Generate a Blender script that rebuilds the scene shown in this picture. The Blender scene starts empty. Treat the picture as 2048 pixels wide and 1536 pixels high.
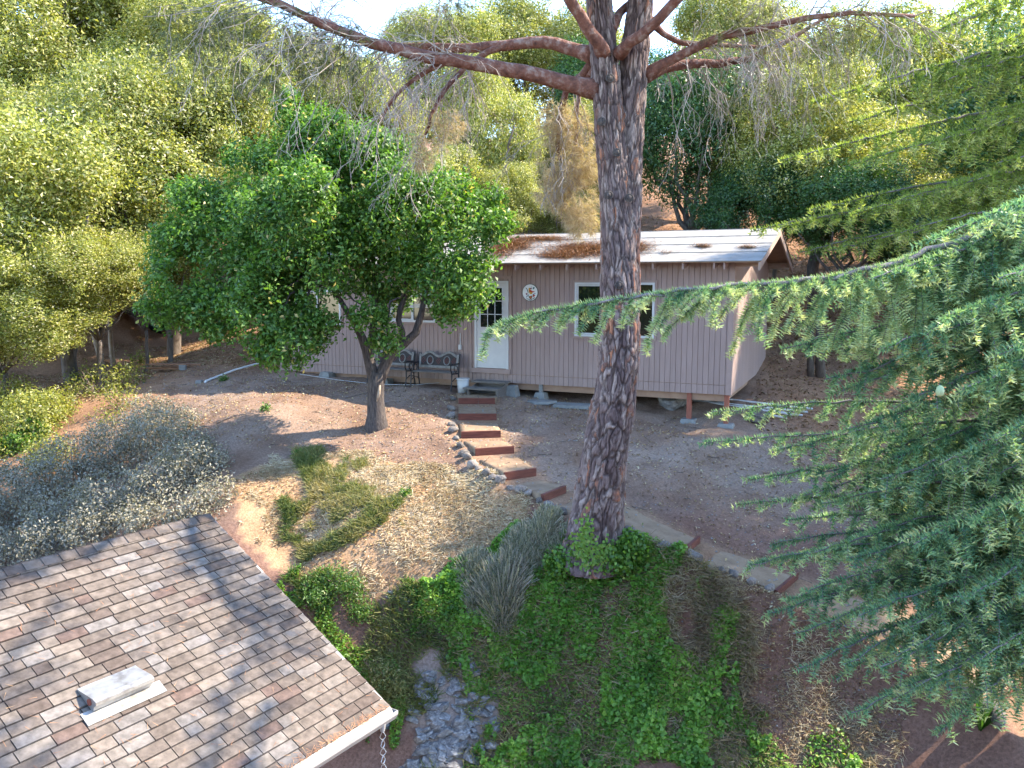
import bpy, math, random
import numpy as np
from mathutils import Vector, Matrix, noise as mnoise

random.seed(7)
rng = np.random.default_rng(11)
scene = bpy.context.scene
COL = scene.collection
R = math.radians

# ------------------------------------------------------------------ camera, sky, sun, exposure
F = 1620.0                       # focal length in photo pixels (2048 wide)
PITCH = R(7.3)
cam_d = bpy.data.cameras.new("camera")
cam_d.sensor_width = 36.0
cam_d.lens = 36.0 * F / 2048.0
cam_d.clip_start = 0.05
cam_d.clip_end = 1500
cam = bpy.data.objects.new("camera", cam_d)
COL.objects.link(cam)
cam.location = (0, 0, 0)
cam.rotation_euler = (R(90) - PITCH, 0, 0)
scene.camera = cam

SUN_AZ = R(14)                    # direction towards the sun, from +X towards +Y
SUN_EL = R(43)
world = bpy.data.worlds.new("World")
scene.world = world
world.use_nodes = True
wn = world.node_tree.nodes
wl = world.node_tree.links
wn.clear()
sky = wn.new("ShaderNodeTexSky")
sky.sky_type = 'NISHITA'
sky.sun_disc = False
sky.sun_elevation = SUN_EL
sky.sun_rotation = R(90) - SUN_AZ
sky.altitude = 900
sky.air_density = 1.0
sky.dust_density = 0.25
sky.ozone_density = 2.2
bgn = wn.new("ShaderNodeBackground")
bgn.inputs["Strength"].default_value = 0.15
wo = wn.new("ShaderNodeOutputWorld")
wl.new(sky.outputs[0], bgn.inputs[0])
wl.new(bgn.outputs[0], wo.inputs[0])

sun_d = bpy.data.lights.new("sun", 'SUN')
sun_d.energy = 2.5
sun_d.angle = R(0.55)
sun_d.color = (1.0, 0.88, 0.70)
sun = bpy.data.objects.new("sun", sun_d)
COL.objects.link(sun)
to_sun = Vector((math.cos(SUN_EL) * math.cos(SUN_AZ), math.cos(SUN_EL) * math.sin(SUN_AZ), math.sin(SUN_EL)))
sun.rotation_euler = to_sun.to_track_quat('Z', 'Y').to_euler()
sun.location = to_sun * 60

scene.view_settings.view_transform = 'Standard'
scene.view_settings.look = 'None'
scene.view_settings.exposure = 2.82
scene.view_settings.gamma = 1.0
scene.view_settings.use_curve_mapping = False

# ------------------------------------------------------------------ helpers
CP, SP = math.cos(PITCH), math.sin(PITCH)


def ray(px, py):
    x = (px - 1024) / F
    y = (768 - py) / F
    Y = CP + y * SP
    Z = -SP + y * CP
    return x / Y, Z / Y


def P(px, py, D):
    a, b = ray(px, py)
    return Vector((a * D, D, b * D))


def PZ(px, py, z):
    a, b = ray(px, py)
    D = z / b
    return Vector((a * D, D, z))


def tag(o, label=None, cat=None, group=None, kind=None):
    if label: o['label'] = label
    if cat: o['category'] = cat
    if group: o['group'] = group
    if kind: o['kind'] = kind
    return o


def empty(name, loc=(0, 0, 0), rz=0.0):
    o = bpy.data.objects.new(name, None)
    o.empty_display_size = 0.2
    COL.objects.link(o)
    o.location = loc
    o.rotation_euler = (0, 0, rz)
    return o


def link(name, me, m=None, parent=None):
    o = bpy.data.objects.new(name, me)
    COL.objects.link(o)
    if m is not None and len(me.materials) == 0:
        me.materials.append(m)
    if parent: o.parent = parent
    return o


def mesh_np(name, verts, faces, attrs=None, smooth=False):
    me = bpy.data.meshes.new(name)
    verts = np.asarray(verts, dtype=np.float32)
    faces = np.asarray(faces, dtype=np.int32)
    n, k = faces.shape
    me.vertices.add(len(verts))
    me.vertices.foreach_set("co", verts.ravel())
    me.loops.add(n * k)
    me.loops.foreach_set("vertex_index", faces.ravel())
    me.polygons.add(n)
    me.polygons.foreach_set("loop_start", np.arange(0, n * k, k, dtype=np.int32))
    me.polygons.foreach_set("loop_total", np.full(n, k, dtype=np.int32))
    if smooth:
        me.polygons.foreach_set("use_smooth", np.ones(n, dtype=bool))
    if attrs:
        for an, av in attrs.items():
            av = np.asarray(av, dtype=np.float32)
            if av.ndim == 2:
                a = me.attributes.new(an, 'FLOAT_COLOR', 'POINT')
                if av.shape[1] == 3:
                    av = np.hstack([av, np.ones((len(av), 1), np.float32)])
                a.data.foreach_set("color", av.ravel())
            else:
                a = me.attributes.new(an, 'FLOAT', 'POINT')
                a.data.foreach_set("value", av)
    me.update(calc_edges=True)
    return me


class MB:
    def __init__(s):
        s.v = []
        s.f = []

    def box(s, a, b):
        x0, y0, z0 = a
        x1, y1, z1 = b
        i = len(s.v)
        s.v += [(x0, y0, z0), (x1, y0, z0), (x1, y1, z0), (x0, y1, z0), (x0, y0, z1), (x1, y0, z1), (x1, y1, z1), (x0, y1, z1)]
        s.f += [(i, i + 3, i + 2, i + 1), (i + 4, i + 5, i + 6, i + 7), (i, i + 1, i + 5, i + 4), (i + 1, i + 2, i + 6, i + 5), (i + 2, i + 3, i + 7, i + 6), (i + 3, i, i + 4, i + 7)]
        return s

    def hexa(s, lo, hi):
        i = len(s.v)
        s.v += [tuple(p) for p in lo] + [tuple(p) for p in hi]
        n = len(lo)
        s.f.append(tuple(range(i + n - 1, i - 1, -1)))
        s.f.append(tuple(range(i + n, i + 2 * n)))
        for k in range(n):
            k2 = (k + 1) % n
            s.f.append((i + k, i + k2, i + n + k2, i + n + k))
        return s

    def bar(s, p, q, w, h=None, up=(0, 0, 1)):
        h = h or w
        p = Vector(p); q = Vector(q)
        d = (q - p).normalized()
        u = Vector(up)
        sd = d.cross(u)
        if sd.length < 1e-3: sd = d.cross(Vector((1, 0, 0)))
        sd.normalize()
        u = sd.cross(d).normalized()
        c = []
        for e in (p, q):
            c.append([e - sd * w / 2 - u * h / 2, e + sd * w / 2 - u * h / 2, e + sd * w / 2 + u * h / 2, e - sd * w / 2 + u * h / 2])
        return s.hexa(c[0][::-1], c[1][::-1])

    def tube(s, pts, rad, n=8, cap=True):
        pts = [Vector(p) for p in pts]
        if not hasattr(rad, '__len__'): rad = [rad] * len(pts)
        i0 = len(s.v)
        m = len(pts)
        ref = Vector((0.3, 0.2, 1)).normalized()
        prev = None
        for k, p in enumerate(pts):
            d = (pts[min(k + 1, m - 1)] - pts[max(k - 1, 0)])
            if d.length < 1e-6: d = Vector((0, 0, 1))
            d.normalize()
            if prev is None:
                a = d.cross(ref)
                if a.length < 0.05: a = d.cross(Vector((1, 0, 0)))
            else:
                a = prev - d * prev.dot(d)
            a.normalize(); prev = a
            b = d.cross(a)
            for j in range(n):
                t = 2 * math.pi * j / n
                s.v.append(tuple(p + (a * math.cos(t) + b * math.sin(t)) * rad[k]))
        for k in range(m - 1):
            for j in range(n):
                j2 = (j + 1) % n
                s.f.append((i0 + k * n + j, i0 + k * n + j2, i0 + (k + 1) * n + j2, i0 + (k + 1) * n + j))
        if cap:
            s.f.append(tuple(i0 + j for j in range(n - 1, -1, -1)))
            s.f.append(tuple(i0 + (m - 1) * n + j for j in range(n)))
        return s

    def disc(s, c, r, n=24, normal='y', th=0.01):
        lo, hi = [], []
        for j in range(n):
            t = 2 * math.pi * j / n
            lo.append((c[0] + r * math.cos(t), c[1], c[2] + r * math.sin(t)))
            hi.append((c[0] + r * math.cos(t), c[1] - th, c[2] + r * math.sin(t)))
        return s.hexa(lo, hi)

    def mesh(s, name, smooth=False):
        me = bpy.data.meshes.new(name)
        me.from_pydata(s.v, [], s.f)
        if smooth:
            for p in me.polygons: p.use_smooth = True
        me.update()
        return me

    def build(s, name, m, parent=None, smooth=False):
        return link(name, s.mesh(name, smooth), m, parent)


# numpy value noise
def _h(ix, iy, iz, seed):
    h = (ix.astype(np.int64) * 374761393 + iy.astype(np.int64) * 668265263 + iz.astype(np.int64) * 2147483647 + seed * 1442695041) & 0xffffffff
    h = ((h ^ (h >> 13)) * 1274126177) & 0xffffffff
    return ((h ^ (h >> 16)) & 0xffff) / 65535.0


def vnoise(x, y, z=0, seed=0):
    x = np.asarray(x, float); y = np.asarray(y, float); z = np.asarray(z, float) + np.zeros_like(x)
    ix, iy, iz = np.floor(x), np.floor(y), np.floor(z)
    fx, fy, fz = x - ix, y - iy, z - iz
    fx = fx * fx * (3 - 2 * fx); fy = fy * fy * (3 - 2 * fy); fz = fz * fz * (3 - 2 * fz)
    r = 0
    for a in (0, 1):
        for b in (0, 1):
            for c in (0, 1):
                w = (fx if a else 1 - fx) * (fy if b else 1 - fy) * (fz if c else 1 - fz)
                r = r + w * _h(ix + a, iy + b, iz + c, seed)
    return r


def fbm(x, y, z=0, octv=4, seed=0):
    r = 0; a = 0.5; t = 0
    for i in range(octv):
        k = 2 ** i
        r = r + a * vnoise(np.asarray(x) * k, np.asarray(y) * k, np.asarray(z) * k, seed + i)
        t += a; a *= 0.5
    return r / t


def unit(v):
    return v / np.maximum(np.linalg.norm(v, axis=1, keepdims=True), 1e-9)


def leaf_arrays(C, N, L, W, fold=0.15, r=None):
    """rhombic leaves, one quad each"""
    r = r or rng
    n = len(C)
    N = unit(N)
    a = unit(np.cross(N, unit(r.normal(size=(n, 3)))))
    b = np.cross(N, a)
    L = np.broadcast_to(L, n)[:, None]; W = np.broadcast_to(W, n)[:, None]
    v = np.empty((n, 4, 3))
    v[:, 0] = C - a * L * .5
    v[:, 1] = C + b * W * .5 + N * L * fold
    v[:, 2] = C + a * L * .5 - N * L * fold * .6
    v[:, 3] = C - b * W * .5 + N * L * fold
    f = np.arange(n * 4).reshape(n, 4)
    return v.reshape(-1, 3), f


def leaf_tris(C, N, L, W, r):
    n = len(C)
    N = unit(N)
    a = unit(np.cross(N, unit(r.normal(size=(n, 3)))))
    b = np.cross(N, a)
    L = np.broadcast_to(L, n)[:, None]; W = np.broadcast_to(W, n)[:, None]
    v = np.empty((n, 3, 3))
    v[:, 0] = C - a * L * .45 + b * W * .2
    v[:, 1] = C + b * W * .5 + a * L * .1
    v[:, 2] = C + a * L * .5 - b * W * .35
    return v.reshape(-1, 3), np.arange(n * 3).reshape(n, 3)


# ------------------------------------------------------------------ materials
def rgb(c): return (c[0], c[1], c[2], 1)


def new_mat(name):
    m = bpy.data.materials.new(name)
    m.use_nodes = True
    nt = m.node_tree
    b = nt.nodes["Principled BSDF"]
    return m, nt, b


def noise_mat(name, cols, scale=6, rough=0.8, bump=0.0, bscale=40, stretch=(1, 1, 1), detail=6, coords='Object', spec=0.3, metallic=0, objrand=0.0):
    m, nt, b = new_mat(name)
    tc = nt.nodes.new("ShaderNodeTexCoord")
    mp = nt.nodes.new("ShaderNodeMapping")
    mp.inputs["Scale"].default_value = stretch
    nt.links.new(tc.outputs[coords], mp.inputs[0])
    nz = nt.nodes.new("ShaderNodeTexNoise")
    nz.inputs["Scale"].default_value = scale
    nz.inputs["Detail"].default_value = detail
    nz.inputs["Roughness"].default_value = 0.6
    nt.links.new(mp.outputs[0], nz.inputs["Vector"])
    cr = nt.nodes.new("ShaderNodeValToRGB")
    el = cr.color_ramp.elements
    k = len(cols)
    el[0].position = 0.32; el[0].color = rgb(cols[0])
    el[1].position = 0.68; el[1].color = rgb(cols[-1])
    for i in range(1, k - 1):
        e = el.new(0.32 + 0.36 * i / (k - 1)); e.color = rgb(cols[i])
    nt.links.new(nz.outputs[0], cr.inputs[0])
    out = cr.outputs[0]
    if objrand:
        oi = nt.nodes.new("ShaderNodeObjectInfo")
        hs = nt.nodes.new("ShaderNodeHueSaturation")
        mr = nt.nodes.new("ShaderNodeMapRange")
        mr.inputs[3].default_value = 1 - objrand; mr.inputs[4].default_value = 1 + objrand
        nt.links.new(oi.outputs["Random"], mr.inputs[0])
        nt.links.new(mr.outputs[0], hs.inputs["Value"])
        nt.links.new(out, hs.inputs["Color"])
        out = hs.outputs[0]
    nt.links.new(out, b.inputs["Base Color"])
    b.inputs["Roughness"].default_value = rough
    b.inputs["Specular IOR Level"].default_value = spec
    b.inputs["Metallic"].default_value = metallic
    if bump:
        n2 = nt.nodes.new("ShaderNodeTexNoise")
        n2.inputs["Scale"].default_value = bscale
        n2.inputs["Detail"].default_value = 6
        nt.links.new(mp.outputs[0], n2.inputs["Vector"])
        bp = nt.nodes.new("ShaderNodeBump")
        bp.inputs["Strength"].default_value = bump
        bp.inputs["Distance"].default_value = 0.02
        nt.links.new(n2.outputs[0], bp.inputs["Height"])
        nt.links.new(bp.outputs[0], b.inputs["Normal"])
    return m


def leaf_mat(name, ramp, transl=0.35, rough=0.42, spec=0.5, tcol=(1.0, 1.0, 0.45), tboost=1.5, objrand=0.12, attr='tone'):
    m, nt, b = new_mat(name)
    at = nt.nodes.new("ShaderNodeAttribute"); at.attribute_name = attr
    cr = nt.nodes.new("ShaderNodeValToRGB")
    el = cr.color_ramp.elements
    el[0].position = ramp[0][0]; el[0].color = rgb(ramp[0][1])
    el[1].position = ramp[-1][0]; el[1].color = rgb(ramp[-1][1])
    for p, c in ramp[1:-1]:
        e = el.new(p); e.color = rgb(c)
    nt.links.new(at.outputs["Fac"], cr.inputs[0])
    oi = nt.nodes.new("ShaderNodeObjectInfo")
    hs = nt.nodes.new("ShaderNodeHueSaturation")
    mr = nt.nodes.new("ShaderNodeMapRange")
    mr.inputs[3].default_value = 1 - objrand; mr.inputs[4].default_value = 1 + objrand
    nt.links.new(oi.outputs["Random"], mr.inputs[0])
    nt.links.new(mr.outputs[0], hs.inputs["Value"])
    nt.links.new(cr.outputs[0], hs.inputs["Color"])
    nt.links.new(hs.outputs[0], b.inputs["Base Color"])
    b.inputs["Roughness"].default_value = rough
    b.inputs["Specular IOR Level"].default_value = spec
    tr = nt.nodes.new("ShaderNodeBsdfTranslucent")
    mx = nt.nodes.new("ShaderNodeMix"); mx.data_type = 'RGBA'; mx.blend_type = 'MULTIPLY'
    mx.inputs[0].default_value = 1.0
    nt.links.new(hs.outputs[0], mx.inputs[6])
    mx.inputs[7].default_value = (tcol[0] * tboost, tcol[1] * tboost, tcol[2] * tboost, 1)
    nt.links.new(mx.outputs[2], tr.inputs[0])
    ms = nt.nodes.new("ShaderNodeMixShader"); ms.inputs[0].default_value = transl
    nt.links.new(b.outputs[0], ms.inputs[1]); nt.links.new(tr.outputs[0], ms.inputs[2])
    nt.links.new(ms.outputs[0], nt.nodes["Material Output"].inputs[0])
    return m


def plain(name, c, rough=0.6, spec=0.4, metallic=0.0):
    m, nt, b = new_mat(name)
    b.inputs["Base Color"].default_value = rgb(c)
    b.inputs["Roughness"].default_value = rough
    b.inputs["Specular IOR Level"].default_value = spec
    b.inputs["Metallic"].default_value = metallic
    return m


M = {}
M['siding'] = noise_mat("siding paint", [(.285, .205, .185), (.33, .245, .222)], scale=3, rough=0.75, bump=.25, bscale=60, stretch=(6, 6, .6), objrand=.05)
M['trim'] = noise_mat("pink trim paint", [(.295, .21, .188), (.34, .25, .222)], scale=5, rough=0.7, bump=.15, bscale=40)
M['white'] = noise_mat("white paint", [(.48, .48, .48), (.54, .54, .535)], scale=4, rough=0.45, spec=.4)
M['glass'] = plain("dark glass", (.008, .012, .010), 0.04, 0.5)
M['blind'] = plain("cream blind", (.55, .5, .42), 0.7)
M['felt'] = noise_mat("pale rolled roofing", [(.20, .185, .165), (.26, .245, .225), (.30, .285, .26)], scale=2.5, rough=0.9, bump=.2, bscale=120)
M['drywood'] = noise_mat("weathered eave wood", [(.30, .22, .18), (.42, .32, .27)], scale=5, rough=0.85, bump=.3, bscale=60, stretch=(1, 6, 6))
M['brownwood'] = noise_mat("brown soffit wood", [(.26, .16, .11), (.34, .22, .15)], scale=5, rough=0.8)
M['redpost'] = noise_mat("red stained post", [(.22, .075, .05), (.30, .11, .075)], scale=6, rough=0.8, bump=.3, stretch=(8, 8, 1))
M['riser'] = noise_mat("redwood stained lumber", [(.075, .022, .015), (.12, .034, .023), (.17, .055, .035)], scale=4, rough=0.55, bump=.3, bscale=50, stretch=(1, 1, 8), objrand=.12)
M['tread'] = noise_mat("packed tan dirt", [(.19, .125, .078), (.24, .165, .105), (.28, .20, .13)], scale=4, rough=0.95, bump=.5, bscale=45, coords='Object')
M['greywood'] = noise_mat("grey weathered lumber", [(.09, .08, .075), (.20, .18, .165)], scale=5, rough=0.9, bump=.4, bscale=60, stretch=(1, 8, 8))
M['concrete'] = noise_mat("grey concrete", [(.17, .17, .165), (.26, .26, .25)], scale=8, rough=0.9, bump=.3)
M['stone'] = noise_mat("field stone", [(.09, .08, .075), (.16, .14, .125), (.24, .20, .17)], scale=7, rough=0.9, bump=.5, bscale=30, objrand=.35)
M['rock'] = noise_mat("pale fractured rock", [(.10, .095, .095), (.20, .195, .195), (.34, .33, .32)], scale=5, rough=0.9, bump=.8, bscale=25, objrand=.2)
M['shingle'] = noise_mat("asphalt shingle", [(.18, .145, .125), (.25, .205, .175)], scale=30, rough=0.95, bump=.5, bscale=260, detail=3)
M['metal'] = noise_mat("galvanised sheet", [(.22, .20, .18), (.38, .36, .33), (.46, .44, .41)], scale=7, rough=.42, spec=.5, metallic=.6)
M['gutter'] = noise_mat("white gutter paint", [(.27, .26, .25), (.34, .32, .305)], scale=4, rough=0.4)
M['rust'] = plain("rusty duct", (.25, .07, .04), 0.9)
M['chain'] = plain("steel chain", (.5, .52, .55), 0.35, 0.5, 0.8)
M['iron'] = noise_mat("black cast iron", [(.012, .012, .016), (.03, .028, .032)], scale=20, rough=0.45)
M['benchgrey'] = noise_mat("weathered grey bench wood", [(.15, .15, .15), (.28, .27, .26)], scale=10, rough=0.8, bump=.2)
M['lattice'] = noise_mat("dark bench lattice", [(.03, .03, .03), (.055, .045, .045)], scale=30, rough=0.7)
M['bucket'] = plain("white bucket plastic", (.5, .5, .5), 0.4)
M['pvc'] = plain("white pipe plastic", (.5, .5, .5), 0.4)
M['lumber'] = noise_mat("old brown lumber", [(.16, .08, .05), (.30, .17, .10)], scale=6, rough=0.85, bump=.4, stretch=(1, 6, 6), objrand=.3)
M['pinebark2'] = noise_mat("reddish pine limb bark", [(.085, .04, .032), (.17, .075, .055), (.27, .20, .175)], scale=9, rough=0.9, bump=1.0, bscale=26, objrand=.1)
M['deadtwig'] = noise_mat("dead grey twigs", [(.22, .18, .16), (.38, .33, .29)], scale=3, rough=0.9)
M['oakbark'] = noise_mat("grey oak bark", [(.07, .055, .045), (.17, .14, .12)], scale=6, rough=0.95, bump=.8, bscale=20, stretch=(3, 3, .7))
M['palebark'] = noise_mat("pale lit bark", [(.20, .15, .11), (.38, .30, .23)], scale=6, rough=0.9, bump=.5)
M['greybark'] = noise_mat("furrowed grey bark", [(.035, .03, .03), (.075, .062, .058), (.14, .115, .10)], scale=9, rough=0.95, bump=1.0, bscale=16, stretch=(5, 5, .8))
M['cedarbark'] = noise_mat("cedar branch bark", [(.10, .085, .085), (.22, .19, .19)], scale=8, rough=0.9, bump=.5)
M['needlelitter'] = leaf_mat("fallen pine needles", [(0, (.17, .07, .035)), (.5, (.30, .14, .07)), (1, (.40, .25, .13))], transl=.1, rough=.8)
M['oakleaf'] = leaf_mat("oak leaves", [(0, (.06, .08, .016)), (.3, (.175, .205, .04)), (.65, (.35, .355, .09)), (.9, (.54, .52, .25)), (1, (.64, .56, .42))], transl=.42, rough=.5, spec=.5)  # palest stops put whitish highlights into the leaf colour
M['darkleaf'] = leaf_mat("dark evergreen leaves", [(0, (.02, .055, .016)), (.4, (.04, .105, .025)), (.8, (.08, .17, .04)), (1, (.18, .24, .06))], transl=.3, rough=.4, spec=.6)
M['fruitleaf'] = leaf_mat("glossy bright green leaves", [(0, (.028, .075, .014)), (.4, (.075, .165, .026)), (.75, (.13, .25, .045)), (.93, (.27, .34, .09)), (1, (.50, .36, .14))], transl=.4, rough=.48, spec=.5)
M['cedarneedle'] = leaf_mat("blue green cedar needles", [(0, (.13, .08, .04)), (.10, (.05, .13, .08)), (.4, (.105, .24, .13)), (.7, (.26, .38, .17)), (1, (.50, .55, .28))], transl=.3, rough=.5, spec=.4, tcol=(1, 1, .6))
M['cedarneedle2'] = leaf_mat("mid green cedar needles", [(0, (.07, .11, .03)), (.4, (.16, .235, .055)), (.75, (.30, .37, .11)), (1, (.46, .48, .22))], transl=.42, rough=.5, spec=.4)
M['pineneedle'] = leaf_mat("dull green pine needles", [(0, (.045, .065, .02)), (.5, (.10, .12, .04)), (1, (.24, .20, .09))], transl=.25, rough=.6)
M['drypineneedle'] = leaf_mat("browning pine needles", [(0, (.22, .15, .10)), (.5, (.42, .33, .23)), (1, (.56, .48, .38))], transl=.35, rough=.6)
M['ivy'] = leaf_mat("ivy leaves", [(0, (.045, .11, .016)), (.5, (.115, .245, .03)), (.9, (.22, .37, .05)), (1, (.38, .38, .10))], transl=.35, rough=.45, spec=.5)
M['weed'] = leaf_mat("weedy grass", [(0, (.07, .11, .025)), (.35, (.14, .17, .045)), (.7, (.26, .23, .09)), (1, (.40, .33, .17))], transl=.3, rough=.7)
M['straw'] = leaf_mat("dry straw", [(0, (.16, .11, .065)), (.5, (.30, .23, .13)), (1, (.52, .43, .30))], transl=.15, rough=.7)
M['sage'] = leaf_mat("grey silver leaves", [(0, (.15, .14, .105)), (.5, (.29, .27, .215)), (.9, (.42, .39, .29)), (1, (.52, .40, .25))], transl=.2, rough=.6)
M['lavender'] = leaf_mat("lavender stems", [(0, (.11, .125, .07)), (.5, (.26, .26, .175)), (.8, (.37, .32, .28)), (1, (.48, .43, .24))], transl=.2, rough=.6)
M['litter'] = leaf_mat("fallen leaves", [(0, (.12, .065, .035)), (.5, (.30, .18, .09)), (.8, (.48, .36, .17)), (1, (.60, .52, .34))], transl=.1, rough=.7)
M['stem'] = noise_mat("woody stems", [(.13, .09, .07), (.26, .2, .15)], scale=6, rough=.9)

# ground material: colour attribute 'soil' times fine noise
def ground_mat():
    m, nt, b = new_mat("hillside soil")
    at = nt.nodes.new("ShaderNodeAttribute"); at.attribute_name = 'soil'
    tc = nt.nodes.new("ShaderNodeTexCoord")
    n1 = nt.nodes.new("ShaderNodeTexNoise"); n1.inputs["Scale"].default_value = 1.3; n1.inputs["Detail"].default_value = 8
    n2 = nt.nodes.new("ShaderNodeTexNoise"); n2.inputs["Scale"].default_value = 24; n2.inputs["Detail"].default_value = 8; n2.inputs["Roughness"].default_value = .75
    nt.links.new(tc.outputs["Object"], n1.inputs["Vector"]); nt.links.new(tc.outputs["Object"], n2.inputs["Vector"])
    r1 = nt.nodes.new("ShaderNodeValToRGB")
    r1.color_ramp.elements[0].position = .3; r1.color_ramp.elements[0].color = (.80, .72, .68, 1)
    r1.color_ramp.elements[1].position = .7; r1.color_ramp.elements[1].color = (1.12, 1.12, 1.15, 1)
    nt.links.new(n1.outputs[0], r1.inputs[0])
    r2 = nt.nodes.new("ShaderNodeValToRGB")
    r2.color_ramp.elements[0].position = .36; r2.color_ramp.elements[0].color = (.62, .58, .55, 1)
    r2.color_ramp.elements[1].position = .66; r2.color_ramp.elements[1].color = (1.3, 1.28, 1.25, 1)
    nt.links.new(n2.outputs[0], r2.inputs[0])
    m1 = nt.nodes.new("ShaderNodeMix"); m1.data_type = 'RGBA'; m1.blend_type = 'MULTIPLY'; m1.inputs[0].default_value = 1
    m2 = nt.nodes.new("ShaderNodeMix"); m2.data_type = 'RGBA'; m2.blend_type = 'MULTIPLY'; m2.inputs[0].default_value = 1
    nt.links.new(at.outputs["Color"], m1.inputs[6]); nt.links.new(r1.outputs[0], m1.inputs[7])
    nt.links.new(m1.outputs[2], m2.inputs[6]); nt.links.new(r2.outputs[0], m2.inputs[7])
    nt.links.new(m2.outputs[2], b.inputs["Base Color"])
    b.inputs["Roughness"].default_value = .95; b.inputs["Specular IOR Level"].default_value = .15
    bp = nt.nodes.new("ShaderNodeBump"); bp.inputs["Strength"].default_value = .6; bp.inputs["Distance"].default_value = .03
    nt.links.new(n2.outputs[0], bp.inputs["Height"]); nt.links.new(bp.outputs[0], b.inputs["Normal"])
    return m


M['ground'] = ground_mat()


def bark_mat():
    m, nt, b = new_mat("plated pine bark")
    at = nt.nodes.new("ShaderNodeAttribute"); at.attribute_name = 'tone'
    ac = nt.nodes.new("ShaderNodeAttribute"); ac.attribute_name = 'crack'
    cr = nt.nodes.new("ShaderNodeValToRGB")
    cr.color_ramp.interpolation = 'LINEAR'
    cols = [(0, (.11, .08, .078)), (.25, (.16, .115, .108)), (.5, (.21, .16, .145)), (.7, (.32, .26, .23)), (.82, (.19, .115, .095)), (.93, (.32, .14, .08)), (1, (.40, .19, .11))]
    el = cr.color_ramp.elements
    el[0].position = 0; el[0].color = rgb(cols[0][1]); el[1].position = 1; el[1].color = rgb(cols[-1][1])
    for p, c in cols[1:-1]:
        e = el.new(p); e.color = rgb(c)
    nt.links.new(at.outputs["Fac"], cr.inputs[0])
    tc = nt.nodes.new("ShaderNodeTexCoord")
    mp = nt.nodes.new("ShaderNodeMapping"); mp.inputs["Scale"].default_value = (4, 4, 1)
    nt.links.new(tc.outputs["Object"], mp.inputs[0])
    nz = nt.nodes.new("ShaderNodeTexNoise"); nz.inputs["Scale"].default_value = 9; nz.inputs["Detail"].default_value = 8; nz.inputs["Roughness"].default_value = .7
    nt.links.new(mp.outputs[0], nz.inputs["Vector"])
    r2 = nt.nodes.new("ShaderNodeValToRGB")
    r2.color_ramp.elements[0].position = .3; r2.color_ramp.elements[0].color = (.55, .5, .5, 1)
    r2.color_ramp.elements[1].position = .7; r2.color_ramp.elements[1].color = (1.35, 1.35, 1.35, 1)
    nt.links.new(nz.outputs[0], r2.inputs[0])
    m2 = nt.nodes.new("ShaderNodeMix"); m2.data_type = 'RGBA'; m2.blend_type = 'MULTIPLY'; m2.inputs[0].default_value = 1
    nt.links.new(cr.outputs[0], m2.inputs[6]); nt.links.new(r2.outputs[0], m2.inputs[7])
    m3 = nt.nodes.new("ShaderNodeMix"); m3.data_type = 'RGBA'
    m3.inputs[6].default_value = (.05, .034, .03, 1)
    nt.links.new(ac.outputs["Fac"], m3.inputs[0]); nt.links.new(m2.outputs[2], m3.inputs[7])
    nt.links.new(m3.outputs[2], b.inputs["Base Color"])
    b.inputs["Roughness"].default_value = .9; b.inputs["Specular IOR Level"].default_value = .2
    bp = nt.nodes.new("ShaderNodeBump"); bp.inputs["Strength"].default_value = .8; bp.inputs["Distance"].default_value = .015
    nt.links.new(nz.outputs[0], bp.inputs["Height"]); nt.links.new(bp.outputs[0], b.inputs["Normal"])
    return m


M['pinebark'] = bark_mat()

# ------------------------------------------------------------------ terrain
ctrl = []
def c_px(px, py, z):
    p = PZ(px, py, z); ctrl.append((p.x, p.y, z))
for a in [(850, 785, -2.72), (955, 795, -2.75), (600, 752, -2.62), (700, 765, -2.66), (1100, 800, -2.85), (1220, 820, -2.98), (1378, 852, -3.22),
          (1453, 862, -3.25), (450, 800, -2.85), (400, 860, -3.15), (752, 858, -3.12), (600, 900, -3.4), (560, 960, -3.7), (800, 920, -3.45),
          (900, 980, -3.75), (700, 1050, -4.15), (1000, 1040, -4.02), (620, 1130, -4.65), (480, 1030, -4.05), (850, 1200, -5.0), (760, 1300, -5.7),
          (850, 1450, -6.4), (850, 1536, -6.8), (1200, 1200, -4.95), (1190, 1095, -4.28), (1200, 1400, -6.0), (1200, 1536, -6.6), (1450, 1210, -4.95),
          (1450, 1400, -5.85), (1700, 1400, -5.7), (2000, 1520, -5.95), (1600, 950, -3.85), (1600, 850, -3.3), (1680, 720, -2.3), (1900, 900, -3.7),
          (1800, 1100, -4.5), (1300, 950, -3.62), (1100, 900, -3.3), (1400, 1030, -3.92), (100, 900, -3.9), (0, 1000, -4.6), (300, 950, -4.0),
          (250, 790, -3.0), (100, 760, -3.0), (50, 660, -1.6), (330, 720, -2.55), (300, 660, -1.8), (420, 690, -2.1), (1050, 1120, -4.55), (1000, 1350, -5.9),
          (1230, 1040, -3.98), (1380, 1105, -4.28), (1550, 1180, -4.62), (1900, 1330, -5.15), (2030, 1450, -5.55),
          (955, 811, -2.92), (955, 841, -3.08), (960, 877, -3.25), (990, 910, -3.41), (1040, 955, -3.58), (1110, 988, -3.74)]:
    c_px(*a)
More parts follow.
